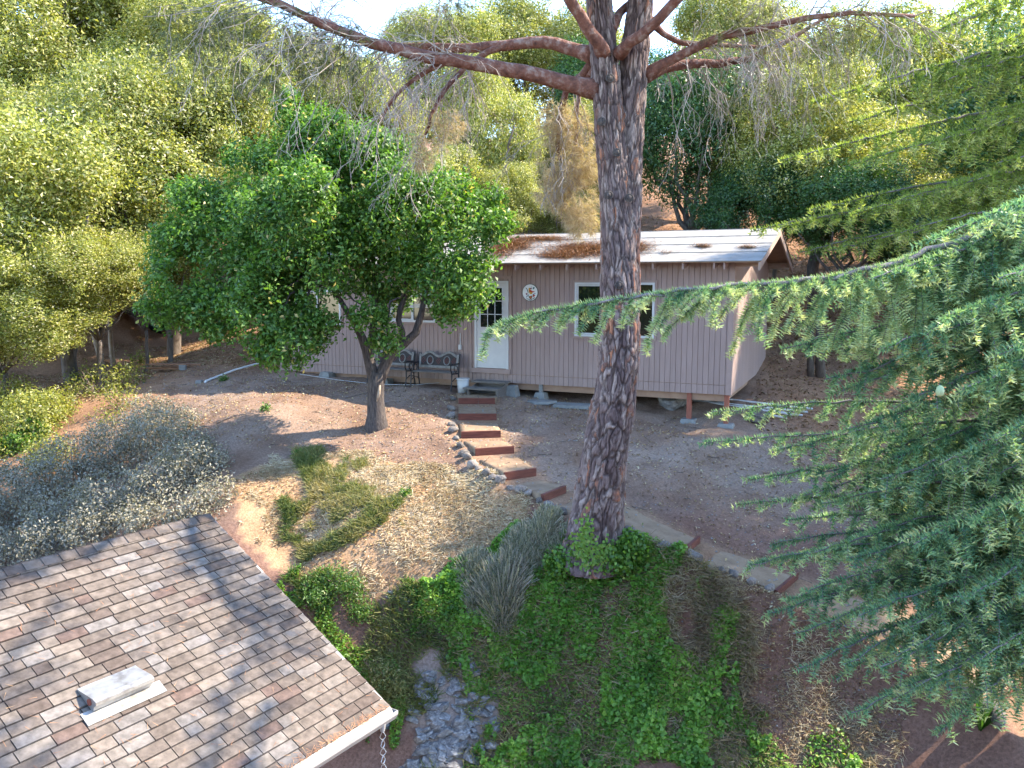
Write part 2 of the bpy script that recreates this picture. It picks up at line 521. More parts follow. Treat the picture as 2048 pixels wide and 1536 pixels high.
ctrl += [(-6.9, 12.3, -5.3), (-3.5, 13.2, -4.7), (-1.2, 8.7, -7.2), (-5, 7, -7.3), (-9.5, 10, -6.6), (0, 4, -7.8), (7, 5, -7.3), (6.2, 20.5, -2.7), (1, 22.5, -2.4),
         (-4, 24.5, -2.3), (0, 27, -1.6), (8, 26, -1.5), (4, 32, 1.0), (12, 32, 1.0), (-6, 32, .6), (-16, 27, .0), (-26, 25, -.6), (0, 42, 5.0), (14, 44, 6.0), (-18, 42, 5.5), (26, 30, 1),
         (30, 45, 5), (-32, 42, 5), (18, 18, -3.0), (22, 10, -6), (-20, 17, -4.2), (-22, 8, -7), (0, 65, 11), (-30, 65, 11), (30, 65, 11), (0, -6, -9), (20, -6, -9), (-20, -6, -9)]
ctrl = np.array(ctrl)


def tps_fit(c, lam=0.02):
    n = len(c)
    d = np.sqrt(((c[:, None, :2] - c[None, :, :2]) ** 2).sum(-1))
    K = np.where(d > 0, d * d * np.log(d + 1e-12), 0) + lam * np.eye(n)
    Pm = np.hstack([np.ones((n, 1)), c[:, :2]])
    A = np.zeros((n + 3, n + 3)); A[:n, :n] = K; A[:n, n:] = Pm; A[n:, :n] = Pm.T
    b = np.zeros(n + 3); b[:n] = c[:, 2]
    return np.linalg.solve(A, b)



def base_z(x, y):
    x = np.atleast_1d(np.asarray(x, float)); y = np.atleast_1d(np.asarray(y, float))
    sh = x.shape; x = x.ravel(); y = y.ravel()
    out = np.zeros(len(x))
    xc = np.clip(x, -34, 34); yc = np.clip(y, -8, 68)
    for s in range(0, len(x), 20000):
        d = np.sqrt((xc[s:s + 20000, None] - ctrl[None, :, 0]) ** 2 + (yc[s:s + 20000, None] - ctrl[None, :, 1]) ** 2)
        K = np.where(d > 0, d * d * np.log(d + 1e-12), 0)
        out[s:s + 20000] = K @ TPS[:-3] + TPS[-3] + TPS[-2] * xc[s:s + 20000] + TPS[-1] * yc[s:s + 20000]
    return out.reshape(sh)


# the flight of garden steps and the lower path: (left top, right top, top z, drop)
RIS = [((917, 797), (990, 797), -2.74, .16), ((917, 828), (993, 828), -2.90, .16), ((922, 864), (1001, 862), -3.07, .16), ((950, 898), (1027, 893), -3.23, .17),
       ((1008, 946), (1070, 937), -3.40, .17), ((1083, 990), (1128, 972), -3.57, .17)]
PATHB = [((1140, 1030), (1190, 985), -3.76), ((1245, 1066), (1290, 1024), -3.95), ((1366, 1104), (1396, 1077), -4.12)]
PATHC = [((1366, 1115), (1400, 1085), -4.27), ((1460, 1145), (1500, 1115), -4.42), ((1556, 1182), (1590, 1150), -4.58)]
PATHD = [((1560, 1190), (1596, 1158), -4.72), ((1750, 1270), (1800, 1215), -4.98), ((1985, 1405), (2060, 1345), -5.30)]
PATHE = [((2012, 1435), (2100, 1380), -5.48), ((2150, 1560), (2260, 1480), -5.8)]
treads = []          # list of (4 world points)
lastL = PZ(912, 786, -2.74); lastR = PZ(1000, 786, -2.74)
riser_w = []
for (l, r_, zt, dr) in RIS:
    L = PZ(l[0], l[1], zt); Rr = PZ(r_[0], r_[1], zt)
    bl = Vector((lastL.x, lastL.y, zt)); br = Vector((lastR.x, lastR.y, zt))
    treads.append([L, Rr, br, bl])
    riser_w.append((L, Rr, dr))
    lastL, lastR = L, Rr
slabs = list(treads)
for seq in (PATHB, PATHC, PATHD, PATHE):
    q = [(PZ(a[0], a[1], z), PZ(b[0], b[1], z)) for a, b, z in seq]
    if seq is PATHB:
        q = [(Vector((lastL.x, lastL.y, -3.74)), Vector((lastR.x, lastR.y, -3.74)))] + q
    for k in range(len(q) - 1):
        slabs.append([q[k + 1][0], q[k + 1][1], q[k][1], q[k][0]])


near_sl = [(p.x, p.y, p.z - (.08 if i < len(treads) else .0)) for i, q in enumerate(slabs) for p in q]
keepc = [c for c in ctrl if all(math.hypot(c[0] - a[0], c[1] - a[1]) > .55 for a in near_sl)]
uniq = []
for a in near_sl:
    if all(math.hypot(a[0] - b[0], a[1] - b[1]) > .3 for b in uniq): uniq.append(a)
ctrl = np.array([tuple(c) for c in keepc] + uniq)
TPS = tps_fit(ctrl)


def in_quad(x, y, q):
    ins = np.ones(x.shape, bool)
    sgn = None
    area = 0
    for k in range(4):
        a, b = q[k], q[(k + 1) % 4]
        area += a.x * b.y - b.x * a.y
    s = 1 if area > 0 else -1
    for k in range(4):
        a, b = q[k], q[(k + 1) % 4]
        ins &= s * ((b.x - a.x) * (y - a.y) - (b.y - a.y) * (x - a.x)) >= 0
    return ins


def quad_dist(x, y, q):
    area = sum(q[k].x * q[(k + 1) % 4].y - q[(k + 1) % 4].x * q[k].y for k in range(4))
    s = 1 if area > 0 else -1
    d = np.full(x.shape, -9.0)
    for k in range(4):
        a, b = q[k], q[(k + 1) % 4]
        L = math.hypot(b.x - a.x, b.y - a.y) + 1e-9
        d = np.maximum(d, -s * ((b.x - a.x) * (y - a.y) - (b.y - a.y) * (x - a.x)) / L)
    return d


def quad_z(x, y, q):
    A = np.array([[p.x, p.y, 1] for p in q]); zz = np.array([p.z for p in q])
    k = np.linalg.lstsq(A, zz, rcond=None)[0]
    return k[0] * x + k[1] * y + k[2]


def ground_z(x, y):
    x = np.atleast_1d(np.asarray(x, float)); y = np.atleast_1d(np.asarray(y, float))
    z = base_z(x, y)
    z = z + (fbm(x * .9, y * .9, 0, 4, 3) - .5) * .2 + (fbm(x * 5, y * 5, 0, 3, 9) - .5) * .075
    near = (x > -3) & (x < 9) & (y > 7) & (y < 20.5)
    num = np.zeros(z.shape); den = np.zeros(z.shape); wm = np.zeros(z.shape)
    for q in slabs:
        cx = sum(p.x for p in q) / 4; cy = sum(p.y for p in q) / 4
        d = quad_dist(x, y, q)
        zmin = min(p.z for p in q); zmax = max(p.z for p in q)
        w = np.clip(1 - (d - .04) / .38, 0, 1); w = w * w * (3 - 2 * w)
        w = np.where(near, w, 0)
        qz = np.clip(quad_z(x, y, q), zmin, zmax) - (.045 if q in treads else .016)
        num += w * w * qz; den += w * w; wm = np.maximum(wm, w)
    z = np.where(den > 1e-6, z * (1 - wm) + wm * num / np.maximum(den, 1e-6), z)
    return z


def gz(x, y): return float(ground_z(x, y)[0])


def on_ground(px, py):
    """world point where the viewing ray of a photo pixel meets the hillside"""
    a, b = ray(px, py)
    D = np.arange(5, 60, .05)
    z = base_z(a * D, D)
    hit = np.where(b * D < z)[0]
    d = D[hit[0]] if len(hit) else 40
    return Vector((a * d, d, gz(a * d, d)))


def poly_world(pts):
    return np.array([[on_ground(*p).x, on_ground(*p).y] for p in pts])


def in_poly(x, y, poly):
    ins = np.zeros(x.shape, bool)
    n = len(poly); j = n - 1
    for i in range(n):
        xi, yi = poly[i]; xj, yj = poly[j]
        c = ((yi > y) != (yj > y)) & (x < (xj - xi) * (y - yi) / (yj - yi + 1e-12) + xi)
        ins ^= c; j = i
    return ins


REG = {
    'ivy': poly_world([(840, 1200), (880, 1130), (960, 1090), (1120, 1090), (1200, 1085), (1290, 1100), (1300, 1150), (1360, 1270), (1440, 1300), (1500, 1400), (1620, 1440), (1700, 1500), (1740, 1600), (960, 1600), (1000, 1500), (990, 1380), (940, 1300), (880, 1260)]),
    'weedR': poly_world([(1290, 1120), (1340, 1150), (1400, 1210), (1480, 1290), (1540, 1400), (1700, 1460), (1780, 1600), (1380, 1600), (1420, 1430), (1370, 1300), (1300, 1200)]),
    'strip': poly_world([(560, 1150), (640, 1190), (740, 1240), (840, 1190), (900, 1130), (1000, 1240), (990, 1330), (900, 1350), (830, 1300), (840, 1420), (850, 1600), (600, 1600), (700, 1380), (540, 1200)]),
    'weedL': poly_world([(575, 910), (650, 905), (770, 950), (820, 1000), (790, 1060), (700, 1100), (600, 1130), (540, 1120), (560, 1040), (610, 980)]),
    'dirtpatch': poly_world([(725, 1200), (800, 1180), (830, 1220), (820, 1300), (850, 1400), (830, 1420), (790, 1330), (730, 1310)]),
    'rocky': poly_world([(830, 1320), (980, 1310), (1000, 1400), (1000, 1600), (820, 1600)]),
    'ochre': poly_world([(470, 960), (620, 905), (860, 930), (1060, 1000), (1060, 1040), (900, 1120), (850, 1180), (640, 1180), (480, 1060)]),
}

# grid
xs = np.unique(np.concatenate([np.linspace(-160, -40, 9), np.arange(-40, -12, 1.0), np.arange(-12, 10, .11), np.arange(10, 40, 1.0), np.linspace(40, 160, 9)]))
ys = np.unique(np.concatenate([np.linspace(-400, -60, 8), np.linspace(-55, 0, 10), np.arange(0, 6, .5), np.arange(6, 25, .11), np.arange(25, 50, .8), np.linspace(50, 300, 20)]))
GX, GY = np.meshgrid(xs, ys)
gzv = ground_z(GX.ravel(), GY.ravel())
nx, ny = len(xs), len(ys)
ii = (np.arange(ny - 1)[:, None] * nx + np.arange(nx - 1)[None, :]).ravel()
gf = np.stack([ii, ii + 1, ii + nx + 1, ii + nx], 1)
gx_, gy_ = GX.ravel(), GY.ravel()
soil = np.zeros((len(gx_), 3))
soil[:] = (.185, .142, .12)
t = np.clip((fbm(gx_ * .7, gy_ * .7, 0, 4, 21) - .42) * 5, 0, 1)[:, None]
soil = soil * (1 - t) + np.array((.215, .18, .16)) * t
# reddish leaf-strewn soil under the trees further back and to the left
far = np.clip((gy_ - 21.5) / 2.5, 0, 1)
far = np.maximum(far, np.clip((-gx_ - 8.0) / 2, 0, 1) * np.clip((gy_ - 15) / 2, 0, 1))
far = np.maximum(far, np.clip((gx_ - 5.6) / 1.5, 0, 1) * np.clip((gy_ - 14) / 2, 0, 1))[:, None]
soil = soil * (1 - far) + np.array((.235, .155, .105)) * far
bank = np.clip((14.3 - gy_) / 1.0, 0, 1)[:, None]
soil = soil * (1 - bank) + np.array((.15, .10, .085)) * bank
oc = in_poly(gx_, gy_, REG['ochre'])[:, None] * .8
soil = soil * (1 - oc) + np.array((.34, .255, .165)) * oc  # dry straw colour, lightened further to paint in the slope's sunlight
oc = in_poly(gx_, gy_, REG['rocky'])[:, None] * .8
soil = soil * (1 - oc) + np.array((.21, .195, .19)) * oc
for q in slabs:
    w_ = (np.clip(1 - (quad_dist(gx_, gy_, q) - .0) / .22, 0, 1) * ((gy_ > 7) & (gy_ < 20.5)))[:, None] * .85
    soil = soil * (1 - w_) + np.array((.21, .155, .115)) * w_
soil *= np.array([1.24, 1.13, 1.00])
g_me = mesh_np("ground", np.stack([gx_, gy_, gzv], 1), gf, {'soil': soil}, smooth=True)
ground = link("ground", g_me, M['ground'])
tag(ground, kind='structure')

# ------------------------------------------------------------------ garden steps and path
for k, (L, Rr, dr) in enumerate(riser_w):
    pass
steps = empty("garden_steps", (float(riser_w[0][0].x), float(riser_w[0][0].y), -2.9))
tag(steps, "flight of redwood plank risers with packed dirt treads curving down from the cabin door", "garden steps")


def slab_obj(q, th, m, name, parent, sub=True):
    """dirt slab with a gently uneven top"""
    n = 8
    A, B, C_, D_ = [np.array(p) for p in q]
    vv = []
    for i in range(n + 1):
        for j in range(n + 1):
            u, v = j / n, i / n
            p = A * (1 - u) * (1 - v) + B * u * (1 - v) + C_ * u * v + D_ * (1 - u) * v
            vv.append(p)
    vv = np.array(vv)
    vv[:, 2] += (fbm(vv[:, 0] * 6, vv[:, 1] * 6, 0, 3, 5) - .5) * .03
    top = vv.copy(); bot = vv.copy(); bot[:, 2] -= th
    V = np.vstack([top, bot])
    Fq = []
    m1 = n + 1
    for i in range(n):
        for j in range(n):
            a = i * m1 + j
            Fq.append((a, a + 1, a + m1 + 1, a + m1))
    o2 = m1 * m1
    for j in range(n):
        Fq.append((j, o2 + j, o2 + j + 1, j + 1))
        a = n * m1 + j
        Fq.append((a, a + 1, o2 + a + 1, o2 + a))
        a = j * m1
        Fq.append((a, a + m1, o2 + a + m1, o2 + a))
        a = j * m1 + n
        Fq.append((a, o2 + a, o2 + a + m1, a + m1))
    V[:, :] -= np.array(parent.location)[None, :] if parent else 0
    return link(name, mesh_np(name, V, Fq), m, parent)


def strip_obj(qs, th, m, name, parent):
    """continuous bed of packed dirt over several quads, with an irregular edge"""
    V, Fq = [], []
    n = 8; off = 0
    rows = []
    for qi, q in enumerate(qs):
        A, B, C_, D_ = [np.array(p) for p in q]
        for i in range(n, -1, -1):
            if qi > 0 and i == n: continue
            v = i / n
            rows.append((A * (1 - v) + D_ * v, B * (1 - v) + C_ * v))
    for a, b in rows:
        e1 = (float(fbm(a[0] * 3, a[1] * 3, 0, 3, 51)) - .5) * .18; e2 = (float(fbm(b[0] * 3, b[1] * 3, 0, 3, 52)) - .5) * .18
        for j in range(n + 1):
            u = j / n
            u2 = e1 * (1 - u) + (1 - e2) * u
            p = a * (1 - u2) + b * u2
            p[2] += (float(fbm(p[0] * 5, p[1] * 5, 0, 3, 5)) - .5) * .03 - (.03 if j in (0, n) else 0)
            V.append(p - np.array(parent.location))
    for i in range(len(rows) - 1):
        for j in range(n):
            a = i * (n + 1) + j
            Fq.append((a, a + n + 1, a + n + 2, a + 1))
    me = mesh_np(name, np.array(V), Fq, smooth=True)
    return link(name, me, m, parent)


for q in treads:
    slab_obj(q, .22, M['tread'], "tread", steps)
for (L, Rr, dr) in riser_w:
    d = (Rr - L).normalized()
    fwd = Vector((d.y, -d.x, 0))
    b = MB()
    o = Vector(steps.location)
    lo = [L - o + fwd * .045 - Vector((0, 0, dr + .04)), Rr - o + fwd * .045 - Vector((0, 0, dr + .04)), Rr - o - fwd * .01 - Vector((0, 0, dr + .04)), L - o - fwd * .01 - Vector((0, 0, dr + .04))]
    hi = [p + Vector((0, 0, dr + .052)) for p in lo]
    b.hexa(lo, hi)
    b.build("riser", M['riser'], steps)
path_o = empty("path", (2.5, 12.5, -4))
tag(path_o, kind='structure')
k0 = len(treads)
for cnt in (3, 2, 2, 1):
    strip_obj(slabs[k0:k0 + cnt], .2, M['tread'], "path_bed", path_o)
    k0 += cnt
lower = empty("path_steps", tuple(PZ(1366, 1115, -4.28)))
tag(lower, "redwood boards crossing and edging the dirt path to the right of the pine trunk", "path boards")
lo_o = Vector(lower.location)


def board_between(a, b, h, th, m, name, parent, org):
    d = (b - a); d.z = 0; d.normalize()
    f = Vector((d.y, -d.x, 0))
    lo = [a - f * th / 2, b - f * th / 2, b + f * th / 2, a + f * th / 2]
    lo = [p - Vector((0, 0, h)) - org for p in lo]
    hi = [p + Vector((0, 0, h + .012)) for p in lo]
    return MB().hexa(lo, hi).build(name, m, parent)


board_between(PZ(1360, 1106, -4.12), PZ(1398, 1073, -4.12), .22, .05, M['riser'], "riser", lower, lo_o)
board_between(PZ(1552, 1182, -4.58), PZ(1594, 1146, -4.58), .2, .05, M['riser'], "riser", lower, lo_o)
board_between(PZ(1984, 1406, -5.30), PZ(2068, 1342, -5.30), .24, .05, M['riser'], "riser", lower, lo_o)
board_between(PZ(1815, 1265, -4.9), PZ(1870, 1300, -4.98), .25, .05, M['riser'], "edge_board", lower, lo_o)


# stones
def stone_mesh(seed, sq=(1, .8, .6)):
    import bmesh
    bm = bmesh.new()
    bmesh.ops.create_icosphere(bm, subdivisions=2, radius=.5)
    for v in bm.verts:
        n = mnoise.noise(v.co * 2.2 + Vector((seed * 3.1, seed, 0)))
        v.co *= 1 + n * .45
        v.co = Vector((v.co.x * sq[0], v.co.y * sq[1], v.co.z * sq[2]))
    me = bpy.data.meshes.new("stone")
    bm.to_mesh(me); bm.free()
    for p in me.polygons: p.use_smooth = (seed % 3 != 0)
    me.materials.append(M['stone'])
    return me


stone_meshes = [stone_mesh(s, (1, random.uniform(.7, .95), random.uniform(.6, .85))) for s in range(7)]


def stone_row(name, label, px_list, sizes):
    e = empty(name, tuple(on_ground(*px_list[0])))
    tag(e, label, "stone edging")
    for i, p in enumerate(px_list):
        g = on_ground(*p)
        o = link("stone", stone_meshes[i % 7], None, e)
        s = sizes * random.uniform(.75, 1.3)
        o.location = g - Vector(e.location) + Vector((0, 0, s * .15))
        o.rotation_euler = (random.uniform(-.4, .4), random.uniform(-.4, .4), random.uniform(0, 6))
        o.scale = (s, s, s)
    return e


stone_row("stone_border", "row of rounded grey stones lining the left side of the plank steps", [(906, 800), (903, 816), (901, 832), (903, 848), (906, 864), (912, 878), (920, 892), (928, 906), (934, 918), (946, 934), (957, 944), (972, 954), (986, 962), (1002, 972), (1022, 984), (1042, 990), (1056, 996), (1078, 1004), (1098, 1012), (1124, 1022)], .21)
stone_row("stone_border", "row of grey stones edging the dirt path right of the pine trunk", [(1240, 1073), (1256, 1076), (1272, 1080), (1300, 1088), (1328, 1098), (1354, 1112), (1386, 1130), (1412, 1138), (1440, 1146), (1468, 1158), (1503, 1170), (1538, 1184)], .24)
stone_row("stone_border", "dark stones along the lower path beneath the cedar boughs", [(1888, 1372), (1915, 1385), (1940, 1398), (1975, 1430), (1996, 1450)], .27)

# ------------------------------------------------------------------ cabin
CA = R(24)
CO = Vector((4.80, 17.65, -2.51))
cabin = empty("cabin", tuple(CO), -CA)
tag(cabin, "long pinkish grey wooden cabin with pale low gable roof and white door on short posts", "cabin")
ux = Vector((math.cos(CA), -math.sin(CA), 0)); uy = Vector((math.sin(CA), math.cos(CA), 0))


def wl_at(px, py, off=0.0):
    """cabin-local (x, z) where a photo pixel's ray meets the front wall plane (shifted off in y)"""
    a, b = ray(px, py)
    d = Vector((a, 1, b))
    o = CO + uy * off
    tt = o.dot(uy) / d.dot(uy)
    p = d * tt - CO
    return p.dot(ux), p.z


def cabin_pt(x, y, z): return CO + ux * x + uy * y + Vector((0, 0, z))


CW = 12.4; CDp = 6.2
RZ0 = 2.91; RS = .2418
def roof_z(y): return RZ0 + RS * (y + .5) if y <= 3.1 else RZ0 + RS * (3.6) - RS * (y - 3.1)

# openings
dx0, dzb = wl_at(951, 735); dx1, _ = wl_at(1018, 735); _, dzt = wl_at(985, 562)
wRx0, wRz0 = wl_at(1150, 672); wRx1, wRz1 = wl_at(1311, 566)
wRz0 = wl_at(1150, 672)[1]; wRz1 = wl_at(1150, 565)[1]
wLx0, wLz0 = wl_at(783, 643); wLx1 = wl_at(872, 643)[0]; wLz1 = wl_at(783, 586)[1]
wFx0, wFz0 = wl_at(592, 648); wFx1 = wl_at(684, 648)[0]; wFz1 = wl_at(592, 580)[1]
openings = [(dx0, dx1, dzb, dzt), (wRx0, wRx1, wRz0, wRz1), (wLx0, wLx1, wLz0, wLz1), (wFx0, wFx1, wFz0, wFz1)]
core = MB()
core.box((-CW + .03, .03, .02), (-.03, CDp - .03, RZ0 + .0))
core.build("wall_core", M['brownwood'], cabin)
gb = MB()
for xg in (-.08, -CW + .03):
    gb.hexa([(xg, .03, RZ0 + .003), (xg, CDp - .03, RZ0 + .003), (xg, 3.1, roof_z(3.1) - .08)], [(xg + .05, .03, RZ0 + .003), (xg + .05, CDp - .03, RZ0 + .003), (xg + .05, 3.1, roof_z(3.1) - .08)])
gb.build("gable", M['trim'], cabin)
BWD = .122
seam = wl_at(1240, 760)[1]
nb = int(CW / BWD)
ztop = roof_z(0) - .10
for k in range(nb + 1):
    x1 = -k * BWD - .004; x0 = max(-(k + 1) * BWD + .004, -CW)
    if x1 - x0 < .02: continue
    segs = [(seam + .006, ztop)]
    for (a, b_, zb, zt) in openings:
        if x1 > a + .03 and x0 < b_ - .03:
            ns = []
            for (s0, s1) in segs:
                if zb > s0: ns.append((s0, min(zb, s1)))
                if zt < s1: ns.append((max(zt, s0), s1))
            segs = ns
    xd = (x0 + x1) / 2
    isdoor = dx0 < xd < dx1
    segs.append((0, seam - .006 if not isdoor else min(seam - .006, dzb)))
    if isdoor: segs = [s for s in segs if s[1] - s[0] > .03]
    for (s0, s1) in segs:
        if s1 - s0 < .03: continue
        MB().box((x0, 0, s0), (x1, .028, s1)).build("siding_board", M['siding'], cabin)
for k in range(int(CDp / .2)):
    y0 = k * .2 + .033; y1 = y0 + .19
    yc = (y0 + y1) / 2
    MB().box((-.028, y0, 0), (0, y1, roof_z(yc) - .14)).build("siding_board", M['siding'], cabin)
MB().box((-.09, -.022, 0), (0, -.002, ztop)).build("corner_trim", M['trim'], cabin)
MB().box((.002, -.022, 0), (.022, .085, ztop)).build("corner_trim", M['trim'], cabin)
xj = wl_at(913, 700)[0]
MB().box((xj - .02, -.02, 0.0), (xj + .02, -.002, ztop)).build("batten", M['trim'], cabin)
xj = wl_at(942, 700)[0]
MB().box((xj - .03, -.02, 0.0), (xj + .03, -.002, ztop)).build("batten", M['trim'], cabin)

# roof: two slopes, overlapping roll-roofing courses, fascia, rafters
roof = MB()
x0, x1 = -CW - .5, .6
for sgn in (0, 1):
    ya, yb = (-.5, 3.1) if sgn == 0 else (6.7, 3.1)
    za, zb = RZ0, RZ0 + RS * 3.6
    lo = [(x0, ya, za - .03), (x1, ya, za - .03), (x1, yb, zb - .03), (x0, yb, zb - .03)]
    hi = [(x0, ya, za - .012), (x1, ya, za - .012), (x1, yb, zb - .012), (x0, yb, zb - .012)]
    if sgn: lo, hi = lo[::-1], hi[::-1]
    roof.hexa(lo, hi)
roof_o = roof.build("roof", M['brownwood'], cabin)
nrow = 4
for k in range(nrow):
    y0 = -.53 + k * .91; y1 = min(y0 + .98, 3.12)
    e = MB()
    def zz(y, o): return RZ0 + RS * (y + .5) + o
    e.hexa([(x0 - .02, y0, zz(y0, .0)), (x1 + .02, y0, zz(y0, .0)), (x1 + .02, y1, zz(y1, -.010)), (x0 - .02, y1, zz(y1, -.010))],
           [(x0 - .02, y0, zz(y0, .014)), (x1 + .02, y0, zz(y0, .014)), (x1 + .02, y1, zz(y1, -.004)), (x0 - .02, y1, zz(y1, -.004))])
    e.build("roofing_strip", M['felt'], roof_o)
e = MB()
e.hexa([(x0 - .02, 6.73, zz(-.5, 0)), (x1 + .02, 6.73, zz(-.5, 0)), (x1 + .02, 3.1, zz(3.1, 0)), (x0 - .02, 3.1, zz(3.1, 0))][::-1],
       [(x0 - .02, 6.73, zz(-.5, .01)), (x1 + .02, 6.73, zz(-.5, .01)), (x1 + .02, 3.1, zz(3.1, .012)), (x0 - .02, 3.1, zz(3.1, .012))][::-1])
e.build("roofing_strip", M['felt'], roof_o)
# barge boards at right gable
for (ya, yb) in ((-.54, 3.1), (6.74, 3.1)):
    b = MB()
    za = RZ0 - .035; zb = RZ0 + RS * 3.6 - .035
    lo = [(.56, ya, za - .16), (.6, ya, za - .16), (.6, yb, zb - .16), (.56, yb, zb - .16)]
    hi = [(.56, ya, za), (.6, ya, za), (.6, yb, zb), (.56, yb, zb)]
    if ya > yb: lo, hi = lo[::-1], hi[::-1]
    b.hexa(lo, hi)
    b.build("barge_board", M['drywood'], cabin)
# rafter tails
for px in (1046, 1095, 1147, 1205, 1252, 1316, 1375, 1436, 1456, 990, 935, 880, 825, 770, 715, 660):
    x = wl_at(px, 525)[0]
    b = MB()
    z0 = RZ0 - .03 + .004
    lo = [(x - .02, -.47, z0 - .14), (x + .02, -.47, z0 - .14), (x + .02, .02, z0 + RS * .49 - .15), (x - .02, .02, z0 + RS * .49 - .15)]
    hi = [(x - .02, -.47, z0 - .008), (x + .02, -.47, z0 - .008), (x + .02, .02, z0 + RS * .47 - .008), (x - .02, .02, z0 + RS * .47 - .008)]
    b.hexa(lo, hi).build("rafter_tail", M['trim'], cabin)
for y in (.05, 3.1, 6.1):
    MB().box((-.1, y - .04, roof_z(y) - .24), (.555, y + .04, roof_z(y) - .06)).build("outrigger_beam", M['drywood'], cabin)
# needle drifts on roof come later

# door
door = MB().box((dx0 + .06, -.03, dzb + .01), (dx1 - .06, .015, dzt - .05)).build("door", M['white'], cabin)
fr = MB()
fr.box((dx0, -.05, dzb), (dx0 + .055, .02, dzt)).box((dx1 - .055, -.05, dzb), (dx1, .02, dzt)).box((dx0 + .055, -.05, dzt - .045), (dx1 - .055, .02, dzt))
fr.build("door_frame", M['white'], cabin)
MB().box((dx0 - .08, -.045, dzb - .12), (dx1 + .03, -.002, dzb - .003)).build("door_sill", M['trim'], cabin)
MB().box((dx1 + .002, -.03, dzb), (dx1 + .07, -.002, dzt + .05)).build("door_casing", M['trim'], cabin)
MB().box((dx0 - .07, -.03, dzb), (dx0 - .002, -.002, dzt + .05)).build("door_casing", M['trim'], cabin)
MB().box((dx0 - .07, -.03, dzt + .052), (dx1 + .07, -.002, dzt + .12)).build("door_casing", M['trim'], cabin)
lzb = wl_at(985, 655)[1]; lzt = dzt - .16
lx0, lx1 = dx0 + .16, dx1 - .16
for i in range(3):
    for j in range(3):
        a = lx0 + (lx1 - lx0) * i / 3 + .008; b_ = lx0 + (lx1 - lx0) * (i + 1) / 3 - .008
        c = lzb + (lzt - lzb) * j / 3 + .008; d = lzb + (lzt - lzb) * (j + 1) / 3 - .008
        MB().box((a, -.036, c), (b_, -.031, d)).build("pane", M['glass'], door)
g = MB()
for i in range(4):
    a = lx0 + (lx1 - lx0) * i / 3
    g.box((a - .009, -.044, lzb - .01), (a + .009, -.031, lzt + .01))
g.build("muntin", M['white'], door)
g = MB()
for j in range(4):
    c = lzb + (lzt - lzb) * j / 3
    for i in range(3):
        a = lx0 + (lx1 - lx0) * i / 3 + .0095; b_ = lx0 + (lx1 - lx0) * (i + 1) / 3 - .0095
        g.box((a, -.043, c - .009), (b_, -.031, c + .009))
g.build("muntin", M['white'], door)
MB().tube([(dx1 - .11, -.03, dzb + .95), (dx1 - .11, -.09, dzb + .95)], [.02, .028], 10).build("door_knob", M['chain'], door)


def window(x0, x1, z0, z1, mull=None, blind=None):
    f = .05
    w = MB()
    w.box((x0, -.055, z0), (x0 + f, .02, z1)).box((x1 - f, -.055, z0), (x1, .02, z1)).box((x0 + f, -.055, z0), (x1 - f, .02, z0 + f)).box((x0 + f, -.055, z1 - f), (x1 - f, .02, z1))
    wo_ = w.build("window", M['white'], cabin)
    mid = mull if mull is not None else (x0 + x1) / 2
    MB().box((x0 + f, -.01, z0 + f), (mid - .018, -.004, z1 - f)).build("pane", M['glass'], wo_)
    MB().box((mid + .018, -.01, z0 + f), (x1 - f, -.004, z1 - f)).build("pane", M['glass'], wo_)
    MB().box((mid - .018, -.045, z0 + f), (mid + .018, .0, z1 - f)).build("mullion", M['white'], wo_)
    s = MB()
    a, b_ = x0 + f + .004, mid - .022
    for (p, q, r_, t_) in ((a, a + .03, z0 + f + .004, z1 - f - .004), (b_ - .03, b_, z0 + f + .004, z1 - f - .004)):
        s.box((p, -.03, r_), (q, -.011, t_))
    s.box((a + .03, -.03, z0 + f + .004), (b_ - .03, -.011, z0 + f + .034)).box((a + .03, -.03, z1 - f - .034), (b_ - .03, -.011, z1 - f - .004))
    s.build("sash", M['white'], wo_)
    if blind:
        MB().box((x0 + f + .04, -.018, z0 + (z1 - z0) * .50), (x1 - f - .01, -.0105, z0 + (z1 - z0) * .64)).build("blind", M['blind'], wo_)
    t_ = MB()
    t_.box((x0 - .05, -.035, z0 - .05), (x0 - .002, -.002, z1 + .05)).box((x1 + .002, -.035, z0 - .05), (x1 + .05, -.002, z1 + .05)).box((x0 - .002, -.035, z1 + .002), (x1 + .002, -.002, z1 + .05)).box((x0 - .002, -.035, z0 - .05), (x1 + .002, -.002, z0 - .002))
    t_.build("window_trim", M['trim'], wo_)
    return wo_


window(wRx0, wRx1, wRz0, wRz1)
window(wLx0, wLx1, wLz0, wLz1, blind=True)
window(wFx0, wFx1, wFz0, wFz1)
# outlet box beside bench, conduit
bx, bz = wl_at(921, 694)
MB().box((bx - .03, -.06, bz - .06), (bx + .03, -.002, bz + .06)).box((bx - .008, -.02, bz + .061), (bx + .008, -.003, bz + .35)).build("outlet_box", M['white'], cabin)
